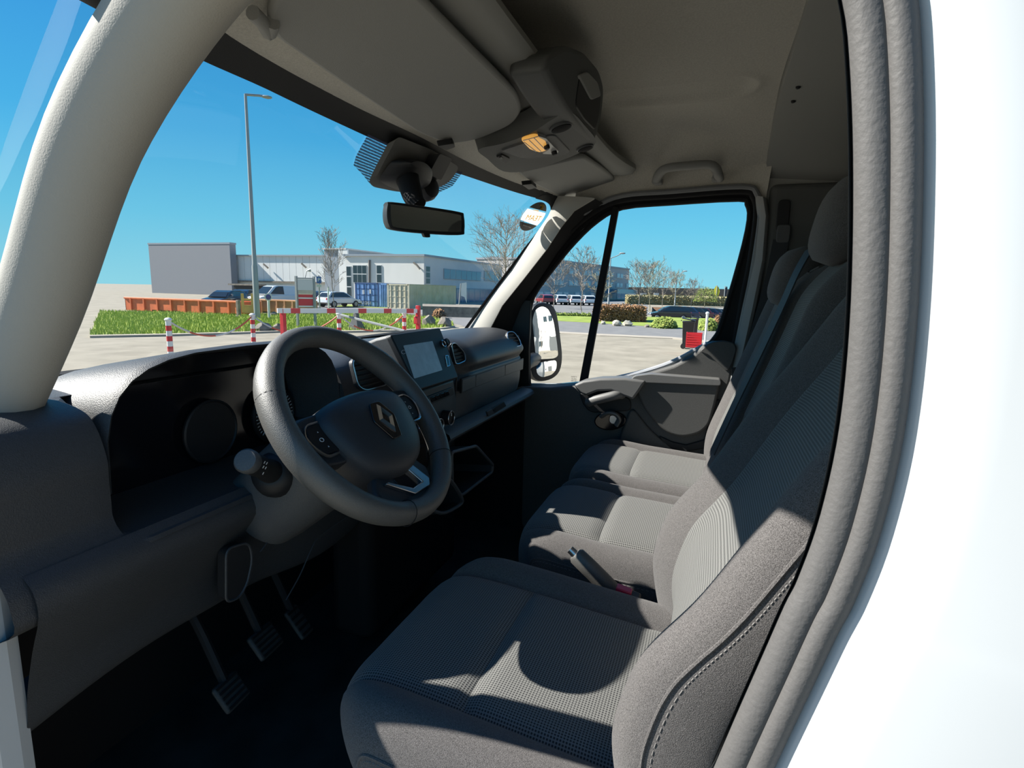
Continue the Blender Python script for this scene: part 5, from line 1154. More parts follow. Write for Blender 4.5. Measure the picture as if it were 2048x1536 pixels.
# ---- containers (their ends face the van, long sides run away)
def container(name, x0, y0, wid, ln, h, z, mat, lab, dark=None):
    t = thing(name, lab, 'container', (x0, y0, z)); dark = dark or mat
    def corr(a, b, nrm, n):           # corrugated wall between two ground points
        secs = []; u = b-a; 
        for i in range(n*4+1):
            s = i/(n*4); d = (0, 0, 0.06, 0.06)[i % 4]; p = a+u*s+nrm*(-d); secs.append([p, p+V(0, 0, h)])
        return loft(secs)
    A, B, C_, D_ = V(x0, y0+wid, z), V(x0, y0, z), V(x0+ln, y0, z), V(x0+ln, y0+wid, z)
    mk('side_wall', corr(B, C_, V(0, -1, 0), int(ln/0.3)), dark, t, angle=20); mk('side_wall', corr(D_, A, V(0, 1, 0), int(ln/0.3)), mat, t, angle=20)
    mk('rear_wall', corr(C_, D_, V(1, 0, 0), 8), mat, t, angle=20)
    mk('container_roof', box((x0+ln/2, y0+wid/2, z+h-0.02), (ln, wid, 0.06)), mat, t, smooth=False)
    for s in (0, 1):
        yc = y0+wid*(0.26+0.48*s); mk('container_door', box((x0-0.02, yc, z+h/2), (0.06, wid*0.45, h*0.94)), mat, t, smooth=False)
        for k in (-0.11, 0.11): mk('lock_bar', tube([V(x0-0.08, yc+wid*k, z+0.1), V(x0-0.08, yc+wid*k, z+h-0.1)], 0.03, 6), dark, t)
        for k in range(1, 4): mk('door_rib', box((x0-0.055, yc, z+h*k/4), (0.04, wid*0.44, 0.07)), dark, t, smooth=False)
    for yy_ in (y0, y0+wid):
        mk('corner_post', box((x0, yy_, z+h/2), (0.16, 0.16, h)), dark, t, smooth=False)
    for zz in (z+0.06, z+h-0.06): mk('end_beam', box((x0, y0+wid/2, zz), (0.16, wid, 0.14)), dark, t, smooth=False)
    return t
XC = 48.0
def onx(px, py, X=XC): return at(px, py, 'x', X)
a, b = onx(713, 611), onx(757, 611); zt_ = onx(735, 565.5).z
zg = G+0.0
ha = zt_-zg
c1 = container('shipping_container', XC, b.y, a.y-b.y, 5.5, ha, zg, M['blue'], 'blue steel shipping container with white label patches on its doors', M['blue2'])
for px, py in ((728, 584), (741, 583)):
    p = onx(px, py); mk('label_patch', box((XC-0.09, p.y, p.z), (0.02, 0.22, 0.42)), M['frame_w'], c1, smooth=False)
for px, py, k in ((722, 605, 'L'), (736, 606, 'R')):
    p = onx(px, py); mk('stencil', text_shape('TEU' if k == 'L' else '22G1', 0.42, 0.004, frame((XC-0.085, p.y, p.z), (0, -1, 0), (0, 0, 1))), M['frame_w'], c1, smooth=False)
a2, b2 = onx(761, 611, 48), onx(776, 611, 48)
c2_ = container('shipping_container', 48.0, b2.y, a2.y-b2.y, 5.5, onx(765, 567, 48).z-zg, zg, M['blue'], 'narrow pale blue container squeezed beside the cream container', M['blue'])
XC2 = 46.0
a, b = at(777, 614, 'x', XC2), at(818, 615, 'x', XC2); sidex = at(912, 611, 'y', b.y).x
container('shipping_container', XC2, b.y, a.y-b.y, sidex-XC2, at(800, 568, 'x', XC2).z-zg, zg, M['rust'], 'long cream shipping container with ribbed weathered sides', M['rust'])
# ---- buildings
def wins(par, rects, axis, val, mat, frame_m, off, rows=1, cols=1, depth=0.12):
    """each window: frame + panes, on a wall facing -x or -y"""
    for (x0, x1, y0, y1, cols, rows) in rects:
        a, b = at(x0, y0, axis, val), at(x1, y1, axis, val)
        z0, z1 = min(a.z, b.z), max(a.z, b.z)
        if axis == 'x': lo, hi = min(a.y, b.y), max(a.y, b.y); P = lambda s, z, d: V(val-d, s, z)
        else: lo, hi = min(a.x, b.x), max(a.x, b.x); P = lambda s, z, d: V(s, val-d, z)
        def q(s0, s1, za, zb, d, th, m_, nm, pr):
            c = (P(s0, za, d)+P(s1, zb, d))/2; sz = (th, s1-s0, zb-za) if axis == 'x' else (s1-s0, th, zb-za); return mk(nm, box(c, sz), m_, pr, smooth=False)
        f = q(lo, hi, z0, z1, 0.03, 0.10, frame_m, 'window', par)
        e = 0.05*(hi-lo)/cols; ez = 0.06*(z1-z0)/rows
        for i in range(cols):
            for j in range(rows):
                q(lerp(lo, hi, i/cols)+e, lerp(lo, hi, (i+1)/cols)-e, lerp(z0, z1, j/rows)+ez, lerp(z0, z1, (j+1)/rows)-ez, 0.075, 0.03, mat, 'pane', f)
XO = 65.0; oc0 = at(847, 512, 'x', XO); YO = oc0.y; HO = oc0.z; yl = at(690, 512, 'x', XO).y; xe = at(1002, 600, 'y', YO).x
of = thing('office_building', 'white two storey office block with flat roof behind the containers', 'building', (XO, YO, G))
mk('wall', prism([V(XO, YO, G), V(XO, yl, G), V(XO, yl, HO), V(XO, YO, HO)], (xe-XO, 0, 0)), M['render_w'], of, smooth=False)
mk('side_wall_shade', box(((XO+xe)/2, YO-0.04, (G+HO)/2), (xe-XO, 0.08, HO-G)), M['render_g'], of, smooth=False)  # greyer copy of the white render, shade put into this side's colour
mk('roof_edge', box(((XO+xe)/2, (YO+yl)/2, HO+0.1), (xe-XO+0.5, yl-YO+0.5, 0.25)), M['roof_g'], of, smooth=False)
wins(of, [(706, 734, 530, 566, 3, 2), (753.5, 764, 530, 566, 1, 2), (693, 704, 532, 594, 1, 3)], 'x', XO, M['pane'], M['frame_w'], 0)
wins(of, [(850.5, 859.5, 532, 568, 1, 3)], 'y', YO-0.1, M['pane'], M['render_g'], 0)
wins(of, [(887, 961, 537, 562, 7, 1), (968, 998, 541, 563, 3, 1)], 'y', YO-0.1, M['pane_b'], M['roof_g'], 0)
wins(of, [(912, 998, 576, 606, 8, 1)], 'y', YO-0.1, M['pane_b'], M['roof_g'], 0)
p0_, p1_ = at(739, 520, 'x', XO-0.1), at(739, 566, 'x', XO-0.1); mk('downpipe', tube([p0_, p1_, V(p1_.x, p1_.y, G)], 0.16, 8), outdoor('downpipe_brown', (0.22, 0.19, 0.17), 0.5), of)
p0_, p1_ = at(827, 525, 'x', XO-0.3), at(840, 538, 'x', XO-0.3); mk('flood_light', tube([p0_, lerp(p0_, p1_, 0.5)+V(0, 0, 0.1), p1_], 0.13, 6), M['stone'], of)
XR = 72.0; r0_ = at(692, 499, 'x', XR); rb = thing('roof_block', 'grey metal roof storey rising behind the white office block', 'building', (XR, r0_.y, G))
xr_ = at(790, 512, 'y', r0_.y).x
mk('block_wall', box(((XR+xr_+20)/2, r0_.y+2, (G+r0_.z)/2), (xr_+20-XR, 4, r0_.z-G)), M['roof_g'], rb, smooth=False)
mk('block_end', box((XR-0.1, r0_.y+0.4, (G+r0_.z)/2), (0.3, 1.6, r0_.z-G)), M['wall_w'], rb, smooth=False)
mk('block_coping', box(((XR+xr_+20)/2, r0_.y+2, r0_.z+0.1), (xr_+20.6-XR, 4.4, 0.2)), M['frame_w'], rb, smooth=False)
XH = 75.0; h0_, h1_ = at(463, 515, 'x', XH), at(689, 512, 'x', XH); HH = h1_.z
wh = thing('warehouse', 'long white panelled warehouse with high dark light fittings', 'building', (XH, (h0_.y+h1_.y)/2, G))
npan = 17; zs_ = at(570, 564, 'x', XH).z
for i in range(npan):
    a, b = lerp(h0_.y, h1_.y, i/npan), lerp(h0_.y, h1_.y, (i+1)/npan)
    mk('wall_panel', box((XH+0.1, (a+b)/2, (zs_+HH)/2), (0.2, abs(b-a)-0.05, HH-zs_)), M['wall_w'], wh, smooth=False)
mk('wall_core', box((XH+8.2, (h0_.y+h1_.y)/2, (G+HH)/2-0.1), (16, abs(h0_.y-h1_.y), HH-G-0.2)), M['render_w'], wh, smooth=False)
mk('eaves_line', box((XH-0.05, (h0_.y+h1_.y)/2, HH+0.05), (0.5, abs(h0_.y-h1_.y), 0.22)), M['roof_g'], wh, smooth=False)
mk('drip_rail', box((XH-0.05, (h0_.y+h1_.y)/2, zs_), (0.4, abs(h0_.y-h1_.y), 0.25)), M['stone'], wh, smooth=False)
for px, py in ((531, 532), (607, 531)):
    p0_, p1_ = at(px-4, py-4, 'x', XH-0.5), at(px+5, py+4, 'x', XH-0.5); mk('wall_lamp', tube([p0_, p1_], 0.16, 6), M['stone'], wh)
dn = thing('loading_shelter', 'dark low covered store at the foot of the warehouse', 'shed', at(492, 610, 'x', 70))
a, b = at(467, 570, 'x', 70), at(512, 584, 'x', 70); mk('shelter_front', box((71, (a.y+b.y)/2, (a.z+G)/2), (2, abs(a.y-b.y), a.z-G)), M['black'], dn, smooth=False)
mk('shelter_roof', box((70.6, (a.y+b.y)/2, a.z+0.1), (3, abs(a.y-b.y)+0.4, 0.25)), M['stone'], dn, smooth=False)
gb_ = thing('grey_hall', 'plain grey hall wall at the end of the white warehouse', 'building', gd(400, 100))
a = at(462, 488, 'x', 73.5); b = at(300, 488, 'x', 73.5)
mk('hall_wall', box((73.8, (a.y+b.y)/2, (G+a.z)/2), (1.3, abs(a.y-b.y), a.z-G)), outdoor('hall_grey', (0.34, 0.35, 0.38), 0.7), gb_, smooth=False)
mk('hall_coping', box((73.8, (a.y+b.y)/2, a.z+0.1), (1.4, abs(a.y-b.y)+0.2, 0.3)), M['roof_g'], gb_, smooth=False)
# grey office seen through the passenger window
P1, P2 = gd(1072, 110), gd(1256, 157); H1 = (hz(gd(1085, 112), 517)+hz(P2, 540))/2
uu = (P2-P1); LL = uu.length; ud = uu.normalized(); nd_ = V(-ud.y, ud.x, 0); nd_ = nd_ if nd_.dot(bear(1150)) > 0 else -nd_
RG = Matrix((ud, nd_, V(0, 0, 1))).transposed()
go = thing('grey_office', 'long grey three storey office with rows of windows beyond the road', 'building', (P1+P2)/2)
cm = (P1+P2)/2+nd_*7
GW = mat2('office_grey_cladding', (0.60, 0.58, 0.57), (0.68, 0.65, 0.63), 0.2)
mk('wall', box((cm.x, cm.y, (G+H1)/2), (LL, 14, H1-G), RG), GW, go, smooth=False)
mk('parapet', box((cm.x, cm.y, H1+0.1), (LL+0.3, 14.4, 0.35), RG), M['roof_g'], go, smooth=False)
for zr, hr, n_ in ((0.76, 0.115, 22), (0.46, 0.115, 22), (0.12, 0.16, 18)):
    for i in range(n_):
        s = (i+0.5)/n_; c = lerp(P1, P2, s)-nd_*0.05; zc = lerp(G, H1, zr); hh = (H1-G)*hr
        if i % 3 == 2: continue
        w = mk('window', box((c.x, c.y, zc), (LL/n_*0.92, 0.25, hh*1.25), RG), M['frame_w'], go, smooth=False)
        mk('pane', box((c.x-nd_.x*0.12, c.y-nd_.y*0.12, zc+hh*0.08), (LL/n_*0.70, 0.12, hh), RG), M['pane_sky'], w, smooth=False)
e_ = gd(1236, 140); mk('entrance_canopy', box((e_.x, e_.y, lerp(G, H1, 0.27)), (14, 5, 1.0), RG), M['pane_b'], go, smooth=False)
rt = thing('brick_tower', 'pale brick roof block behind the big bare tree', 'building', gd(1012, 160)); a, b = gd(978, 160), gd(1060, 160); z_ = hz(a, 517)
mk('tower_wall', box(((a.x+b.x)/2, (a.y+b.y)/2, (G+z_)/2), ((b-a).length, 6, z_-G), Matrix((RX, bear(1012), V(0, 0, 1))).transposed()), outdoor('tower_brick', (0.55, 0.44, 0.37), 0.8), rt, smooth=False)
mk('tower_coping', box(((a.x+b.x)/2, (a.y+b.y)/2, z_+0.1), ((b-a).length+0.5, 6.5, 0.4), Matrix((RX, bear(1012), V(0, 0, 1))).transposed()), M['frame_w'], rt, smooth=False)
fb = thing('far_hall', 'low brown roofed hall behind the bare trees', 'building', gd(1350, 190)); a, b = gd(1245, 185), gd(1470, 190); z_ = hz(a, 574); z2 = hz(b, 582)
RF = Matrix(((b-a).normalized(), V(0, 0, 1).cross((b-a).normalized()), V(0, 0, 1))).transposed()
mk('hall_wall', box(((a.x+b.x)/2, (a.y+b.y)/2, (G+z_)/2-1.0), ((b-a).length, 8, z_-G-2.0), RF), mat2('far_hall_ochre', (0.30, 0.27, 0.16), (0.40, 0.36, 0.24), 0.1), fb, smooth=False)
mk('hall_roof', box(((a.x+b.x)/2, (a.y+b.y)/2, z_-1.0), ((b-a).length+1, 9, 2.0), RF), outdoor('far_hall_roof', (0.17, 0.14, 0.12), 0.8), fb, smooth=False)
for x0, x1, y0, y1 in ((1254, 1272, 585, 597), (1281, 1293, 586, 594), (1308, 1318, 586, 590)):
    q0, q1 = gd(x0, 178), gd(x1, 178); za, zb = hz(q0, y0), hz(q0, y1); mk('sign_panel', box(((q0.x+q1.x)/2, (q0.y+q1.y)/2, (za+zb)/2), ((q1-q0).length, 0.5, za-zb), RF), M['frame_w'], fb, smooth=False)
# feather flags on the far hall
for px, y0, y1, col, lab in ((1433, 571, 590, (0.75, 0.72, 0.05), 'yellow feather flag above the far hall'), (1449, 572, 592, (0.03, 0.035, 0.06), 'black curved feather flag above the far hall')):
    B = gd(px, 150); zb, za = hz(B, y1+4), hz(B, y0); t = thing('feather_flag', lab, 'flag', V(B.x, B.y, zb)); w = wpx(B, 8)
    mk('flag_pole', tube([V(B.x, B.y, G), V(B.x, B.y, zb), V(B.x, B.y, za)], 0.12, 6), M['steel'], t)
    u = bear(px).cross(V(0, 0, 1)).normalized(); pth = [(0, 0.15), (0.9, 0.1), (1.1, 0.5), (0.8, 0.85), (0.2, 1.0), (-0.3, 0.7)]
    mk('flag_cloth', prism([V(B.x, B.y, lerp(zb, za, s))+u*w*(k-0.4)*(1 if col[0] > 0.5 else 0.55)+u*w*(0.5*s*s if col[0] < 0.5 else 0) for k, s in pth], bear(px)*0.1), outdoor('flag_'+lab[:5], col, 0.7), t, smooth=False)
# banner at the office
B = gd(927, 48); t = thing('banner_flag', 'white slanting banner flag beside the office glazing', 'flag', B); za, zb = hz(B, 567), hz(B, 602); w = wpx(B, 11)
u = bear(927).cross(V(0, 0, 1)).normalized(); c = V(B.x, B.y, 0)
mk('banner_cloth', prism([c+u*(-0.5*w)+V(0, 0, za), c+u*(0.55*w)+V(0, 0, za+0.1), c+u*(0.6*w)+V(0, 0, zb-0.2), c+u*(0.2*w)+V(0, 0, lerp(za, zb, 0.78)), c+u*(-0.45*w)+V(0, 0, lerp(za, zb, 0.7))], bear(927)*0.05), M['post_white'], t, smooth=False)
mk('banner_pole', tube([B+u*(-0.9*w), c+u*(-0.5*w)+V(0, 0, za)], 0.05, 6), M['steel'], t)
lw = patch_g('low_wall', [(845, 633), (960, 636), (1040, 634), (1040, 628), (960, 629), (845, 626)], M['stone'], 0.75)

# ---- building behind the van, seen in the exterior mirror
hb_ = thing('white_hall', 'white hall behind the van seen in the exterior mirror', 'building', (3, -26, G))
mk('wall', box((6, -30, 4.0), (40, 8, 10.5)), M['render_w'], hb_, smooth=False); mk('roof_edge', box((6, -30, 9.4), (40.6, 8.6, 0.4)), M['roof_g'], hb_, smooth=False)
for x, z, w_ in ((-9, 5.4, 1.6), (-6, 0.4, 1.3), (-1.75, 0.35, 1.0), (-0.25, 5.3, 0.9), (1.2, 5.3, 0.9), (6.0, 5.4, 1.6), (10.0, 5.4, 1.6)):
    w = mk('window', box((x, -25.98, z), (w_+0.12, 0.12, 1.15)), M['frame_w'], hb_, smooth=False)
    for s_ in (-1, 1): mk('pane', box((x+s_*w_*0.25, -25.90, z), (w_*0.46, 0.08, 1.0)), M['pane'], w, smooth=False)
mk('gate_surround', box((2.2, -25.97, 0.9), (4.6, 0.1, 4.2)), M['render_g'], hb_, smooth=False)
mk('gate', box((2.4, -25.92, 0.4), (3.6, 0.1, 3.0)), outdoor('gate_dark', (0.14, 0.15, 0.15), 0.6), hb_, smooth=False)
mk('downpipe', tube([V(0.5, -25.8, 9.0), V(0.5, -25.8, G)], 0.07, 8), M['frame_w'], hb_)

# ---- vehicles
CP = {}
def car(name, lab, loc, rz, col, kind='hatch', cat='car', group=None, scale=1.0, glass_col=None):
    t = thing(name, lab, cat, loc, rz, group); key = tuple(col)
    if key not in CP: CP[key] = outdoor('car_paint', col, 0.25, coat=0.6)
    pm_ = CP[key]
    L, W, H = {'hatch': (4.2, 1.76, 1.5), 'van': (4.9, 1.95, 1.95), 'estate': (4.6, 1.8, 1.48)}[kind]; L *= scale; W *= scale; H *= scale
    if kind == 'van': low = [(-.5, .24), (-.5, .50), (-.49, .56), (-.30, .60), (-.0, .60), (.28, .58), (.44, .50), (.495, .42), (.5, .24)]; up_ = [(-.485, .58), (-.47, .97), (-.30, 1.0), (.10, 1.0), (.17, .96), (.33, .60)]
    elif kind == 'hatch': low = [(-.5, .26), (-.5, .46), (-.49, .60), (-.35, .62), (0, .60), (.24, .60), (.42, .50), (.49, .42), (.5, .26)]; up_ = [(-.47, .62), (-.36, .94), (-.20, 1.0), (.02, .98), (.12, .88), (.26, .61)]
    else: low = [(-.5, .26), (-.5, .46), (-.49, .60), (-.35, .62), (0, .60), (.24, .60), (.42, .52), (.49, .44), (.5, .26)]; up_ = [(-.47, .62), (-.42, .92), (-.28, 1.0), (.0, .99), (.10, .90), (.25, .61)]
    def sec(prof_, w, y): return [V(a*L, y, b*H) for a, b in prof_]
    mk('car_body', loft([sec(low, W, W*0.46), sec(low, W, W*0.5), sec(low, W, -W*0.5), sec(low, W, -W*0.46)], True, True) if False else prism(sec(low, W, -W/2), (0, W, 0)), pm_, t, bevel=0.06, seg=2, local=True)
    a0_, a1_ = sec(up_, W, -W*0.47), sec(up_, W, W*0.47); k = [0 if i in (0, len(up_)-1) else 1 for i in range(len(up_))]
    a0_ = [p+V(0, 0.14*W*j*0.6, 0) for p, j in zip(a0_, k)]; a1_ = [p-V(0, 0.14*W*j*0.6, 0) for p, j in zip(a1_, k)]
    mk('cabin', loft([a0_, a1_], True, True), pm_, t, bevel=0.03, local=True, smooth=False)
    # window panes proud of the cabin
    for s_, sd2 in ((a0_, -1), (a1_, 1)):
        cq = sum(s_, Vector())/len(s_); g = [cq+(p-cq)*0.84+V(0, 0.012*sd2, -0.01) for p in s_]
        if kind == 'van': g = [V(max(p.x, -0.02*L), p.y, p.z) for p in g]
        mk('side_glass', prism(g, (0, 0.012*sd2, 0)), M['carglass'], t, smooth=False, local=True)
    fa, fb_, fc_, fd = a0_[-2], a0_[-1], a1_[-1], a1_[-2]; cw = (fa+fb_+fc_+fd)/4
    mk('windscreen', prism([cw+(p-cw)*0.88+V(0.012, 0, 0.012) for p in (fa, fb_, fc_, fd)], (0.015, 0, 0.015)), M['carglass'], t, smooth=False, local=True)
    fa, fb_, fc_, fd = a0_[0], a0_[1], a1_[1], a1_[0]; cw = (fa+fb_+fc_+fd)/4
    mk('rear_glass', prism([cw+(p-cw)*0.8+V(-0.012, 0, 0.006) for p in (fa, fb_, fc_, fd)], (-0.015, 0, 0.008)), M['carglass'], t, smooth=False, local=True)
    for sx in (-0.31, 0.32):
        for sy in (-1, 1):
            c = V(sx*L, sy*(W/2-0.06), 0.32*scale); w = mk('wheel', lathe([(0.32*scale, -0.11), (0.33*scale, 0.09), (0.20*scale, 0.10)], c, (0, sy, 0), 18), M['tyre'], t, local=True)
            mk('hub_cap', lathe([(0.21*scale, 0.10), (0.20*scale, 0.115), (0.05, 0.12)], c, (0, sy, 0), 12), M['steel'], w, local=True)
    for sy in (-1, 1):
        mk('headlight', box((0.475*L, sy*W*0.36, 0.44*H), (0.12, 0.34, 0.13)), M['frame_w'], t, bevel=0.03, local=True)
        mk('tail_light', box((-0.492*L, sy*W*0.42, 0.50*H), (0.06, 0.16, 0.30)), M['post_red'], t, bevel=0.02, local=True)
    mk('bumper', box((0, 0, 0.27*H), (L*1.005, W*0.96, 0.10*H)), M['tyre'], t, bevel=0.03, local=True)
    return t
def face(px): d = bear(px); return math.atan2(d.y, d.x)
fwd = lambda px, a: face(px)+math.radians(a)
car('parked_car', 'black parked car behind the orange skip', gd(448, 54), fwd(448, 150), (0.02, 0.025, 0.03), 'estate', group='cars parked behind the skips')
car('parked_car', 'dark blue parked car beside the white van', gd(482, 63), fwd(482, 160), (0.02, 0.03, 0.06), 'estate', group='cars parked behind the skips')
vn = car('parked_van', 'white panel van with blue stripe parked behind the brown skip', gd(553, 55), fwd(553, 125), (1.0, 1.0, 1.0), 'van', 'van')
mk('blue_stripe', prism([V(-1.9, -0.93, 1.5), V(-0.2, -0.93, 1.35), V(-0.2, -0.83, 1.80), V(-1.7, -0.83, 1.82)], (0, -0.06, 0)), outdoor('stripe_blue', (0.03, 0.20, 0.62), 0.4), vn, smooth=False, local=True)
mk('number_plate', box((2.47, 0, 0.75), (0.03, 0.55, 0.13)), outdoor('plate_yellow', (0.75, 0.5, 0.05), 0.5), vn, smooth=False, local=True)
hv = car('parked_car', 'white and silver hatchback parked beside the blue container', gd(677, 58), fwd(677, -50), (0.85, 0.92, 1.0), 'hatch', group=None)
car('parked_car', 'dark car parked behind the notice board', gd(640, 64), fwd(640, 160), (0.03, 0.05, 0.055), 'hatch')
for i, (px, D, c, lab) in enumerate(((1090, 84, (0.35, 0.05, 0.05), 'red car parked before the grey office'), (1118, 84, (0.90, 0.92, 0.94), 'silver car parked between red car and white van by the office'), (1146, 84, (1.0, 1.0, 1.0), 'white car parked before the grey office entrance'), (1174, 84, (1.0, 1.0, 1.0), 'white car at the end of the office parking row'))):
    car('parked_car', lab, gd(px, D), fwd(px, 15), c, 'estate', group='cars before the grey office')
rowA, rowB = gd(1341, 56), gd(1440, 76)
row = [('black', (0.025, 0.03, 0.04)), ('dark blue', (0.03, 0.06, 0.13)), ('charcoal', (0.06, 0.065, 0.07)), ('dark red', (0.16, 0.03, 0.04)), ('navy', (0.03, 0.04, 0.11)), ('slate grey', (0.10, 0.12, 0.14)), ('silver', (0.45, 0.47, 0.48)), ('white', (0.75, 0.76, 0.76))]
for i, (cn, cc_) in enumerate(row):
    P = lerp(rowA, rowB, i/(len(row)-1)); P.z = pk_floor(P); car('parked_car', cn+' car in the parking row behind the wheelie bins', P, fwd(1390, 103), cc_, 'hatch', group='cars in the row behind the bins', scale=0.92)
a, b = gd(1409, 79), gd(1476, 79); fa_, fb2 = pk_floor(a), pk_floor(b); zr_ = hz(a, 618)
wv_ = thing('carport', 'long white flat carport roof behind the parking row', 'canopy', ((a.x+b.x)/2, (a.y+b.y)/2, fa_))
RK = Matrix(((b-a).normalized(), V(0, 0, 1).cross((b-a).normalized()), V(0, 0, 1))).transposed()
mk('canopy_roof', box(((a.x+b.x)/2, (a.y+b.y)/2, zr_), ((b-a).length, 2.2, 0.22), RK), M['frame_w'], wv_, smooth=False)
for s in (0.05, 0.5, 0.95): q = lerp(a, b, s); mk('canopy_post', tube([V(q.x, q.y, fa_-0.05), V(q.x, q.y, zr_)], 0.06, 6), M['steel'], wv_)

# ---- boulders, concrete block, hedges, shrubs
def rock(px, py, wp, hp, mat, lab, seed, D=None, name='boulder', group=None):
    B = gp_(px, py) if D is None else gd(px, D); w = wpx(B, wp)/2; h = wpx(B, hp); R = random.Random(seed); t = tag(mk(name, ([], []), mat), lab, 'rock', group) if False else None
    bm = bmesh.new(); bmesh.ops.create_icosphere(bm, subdivisions=2, radius=1.0)
    for q in bm.verts:
        k = 0.78+0.4*R.random(); q.co = Vector((q.co.x*w*k, q.co.y*w*0.8*k, max(-0.1, (q.co.z*0.62+0.4))*h*(0.8+0.3*R.random())))
    v = [q.co+B for q in bm.verts]; bm.faces.ensure_lookup_table(); f = [tuple(q.index for q in g.verts) for g in bm.faces]; bm.free()
    o = mk(name, (v, f), mat, smooth=True, angle=25)
    # keep the origin at the rock's base
    me = o.data
    for q in me.vertices: q.co -= B
    o.location = B
    return tag(o, lab, 'rock', group)
rock(528, 664, 38, 20, M['stone'], 'brown boulder in the grass beside the red barrier post', 1)
rock(557, 664, 22, 18, M['stone'], 'added boulder standing in for the shaded right side of the brown boulder', 2)  # second boulder added for the shaded right side of the one above
rock(858, 653, 34, 22, M['stone'], 'grey boulder right behind the barrier end post', 4)
rock(890, 655, 34, 22, M['stone'], 'rounded boulder at the end of the grass island', 5)
rock(798, 650, 22, 14, M['stone_l'], 'pale flat stone beside the leaning bollard', 6)
rock(548, 634, 20, 10, M['stone'], 'small stone at the foot of the round sign', 8)
rock(1233, 652, 24, 12, M['stone_l'], 'pale flat boulder before the brown hedge', 10)
rock(1255, 652, 24, 12, M['stone_l'], 'pale pointed boulder before the brown hedge', 11)
rock(1206, 649, 12, 8, M['stone_l'], 'small pale stone at the hedge end by the divider', 12)
rock(1294, 655, 14, 6, M['stone'], 'small grey stone at the corner of the brown hedge', 13)
cb = thing('concrete_block', 'dark grey tapered concrete block standing in the grass', 'block', gp_(713, 662)); B = gp_(713, 661); w = wpx(B, 26)/2; h = hz(B, 626)-G
mk('block_body', loft([[B+V(a*w*s, b*w*s, h*z) for a, b in ((-1, -1), (1, -1), (1, 1), (-1, 1))] for s, z in ((1.0, 0), (0.85, 0.25), (0.4, 0.75), (0.3, 1.0))], True, True), outdoor('block_concrete', (0.16, 0.16, 0.16), 0.9), cb, bevel=0.03)
mk('block_eye', tube([B+V(-0.1, 0, h), B+V(0, 0, h+0.15), B+V(0.1, 0, h)], 0.02, 6), M['steel'], cb)
def foliage(cx, size, n, seed, ls=0.09, ground=True):
    R = random.Random(seed); v, f = [], []
    for k in range(n):
        # points near the surface of the rounded box
        p = Vector((R.uniform(-1, 1), R.uniform(-1, 1), R.uniform(0, 1))); ax_ = R.choice((0, 0, 1, 1, 2)); s = R.choice((-1, 1))
        if ax_ == 2: p.z = 1
        else: p[ax_] = s
        p = Vector((p.x*size[0], p.y*size[1], p.z*size[2]))+Vector((R.gauss(0, .05), R.gauss(0, .05), R.gauss(0, .06)))
        a = Vector((R.gauss(0, 1), R.gauss(0, 1), R.gauss(0, 1))).normalized(); b = a.orthogonal().normalized(); i = len(v)
        v += [cx+p-a*ls, cx+p+b*ls*0.6, cx+p+a*ls, cx+p-b*ls*0.6]; f.append((i, i+1, i+2, i+3))
    return v, f
def ell_foliage(c, rx, ry, rz, n, seed, ls):
    R = random.Random(seed); v, f = [], []
    for k in range(n):
        d = Vector((R.gauss(0, 1), R.gauss(0, 1), abs(R.gauss(0, 1)))).normalized()*R.uniform(0.75, 1.05); p = Vector((d.x*rx, d.y*ry, d.z*rz))
        a = Vector((R.gauss(0, 1), R.gauss(0, 1), R.gauss(0, 1))).normalized(); b = a.orthogonal().normalized(); i = len(v)
        v += [c+p-a*ls, c+p+b*ls*0.6, c+p+a*ls, c+p-b*ls*0.6]; f.append((i, i+1, i+2, i+3))
    return v, f
def hedge(a, b, dep, ztop, mat_c, mat_l, lab, n, seed, ls):
    u = b-a; t = thing('hedge', lab, 'hedge', (a+b)/2); c = (a+b)/2; nn = V(-u.y, u.x, 0).normalized()
    if nn.dot(bear(1250)) < 0: nn = -nn
    R3 = Matrix((u.normalized(), nn, V(0, 0, 1))).transposed(); h = ztop-G
    mk('hedge_core', box(c+nn*dep/2+V(0, 0, h/2), (u.length*0.98, dep*0.92, h*0.96), R3), mat_c, t, smooth=False)
    v, f = foliage(V(0, 0, 0), (u.length/2, dep/2, h), n, seed, ls); v = [c+nn*dep/2+R3 @ q for q in v]
    lf = mk('leaves', (v, f), mat_l, t, smooth=False, fix=False); lf['kind'] = 'stuff'
ha, hb2 = gd(1200, 40), gd(1294, 40.5)
hedge(ha, hb2, 3.2, hz(ha, 613), M['hedge'], M['hleaf'], 'clipped brown beech hedge beyond the road', 5200, 5, 0.10)
ha2, hb3 = gd(1060, 47), gd(1182, 47)
hedge(ha2, hb3, 1.2, hz(ha2, 627), M['grass'], M['gleaf'], 'low clipped green hedge along the office road', 3000, 6, 0.08)
def shrub(px, py, wp, hp, mat, lab, seed, n=900, core=None):
    B = gp_(px, py); w = wpx(B, wp)/2; h = wpx(B, hp); t = thing('shrub', lab, 'shrub', B)
    mk('shrub_core', lathe([(w*0.7, 0), (w*0.85, h*0.3), (w*0.6, h*0.7), (w*0.15, h*0.9)], B, (0, 0, 1), 14), core or M['grass'], t)
    lf = mk('leaves', ell_foliage(B, w, w*0.8, h, n, seed, 0.09), mat, t, smooth=False, fix=False); lf['kind'] = 'stuff'
hs0, hs1 = gd(1258, 100), gd(1490, 104)
hedge(hs0, hs1, 4.0, hz(hs0, 591), mat2('scrub_core', (0.30, 0.27, 0.14), (0.40, 0.36, 0.20), 1.5), mat2('scrub_leaf', (0.36, 0.31, 0.15), (0.56, 0.50, 0.27), 2.0), 'long ochre scrub hedge at the foot of the far hall', 3500, 8, 0.22)
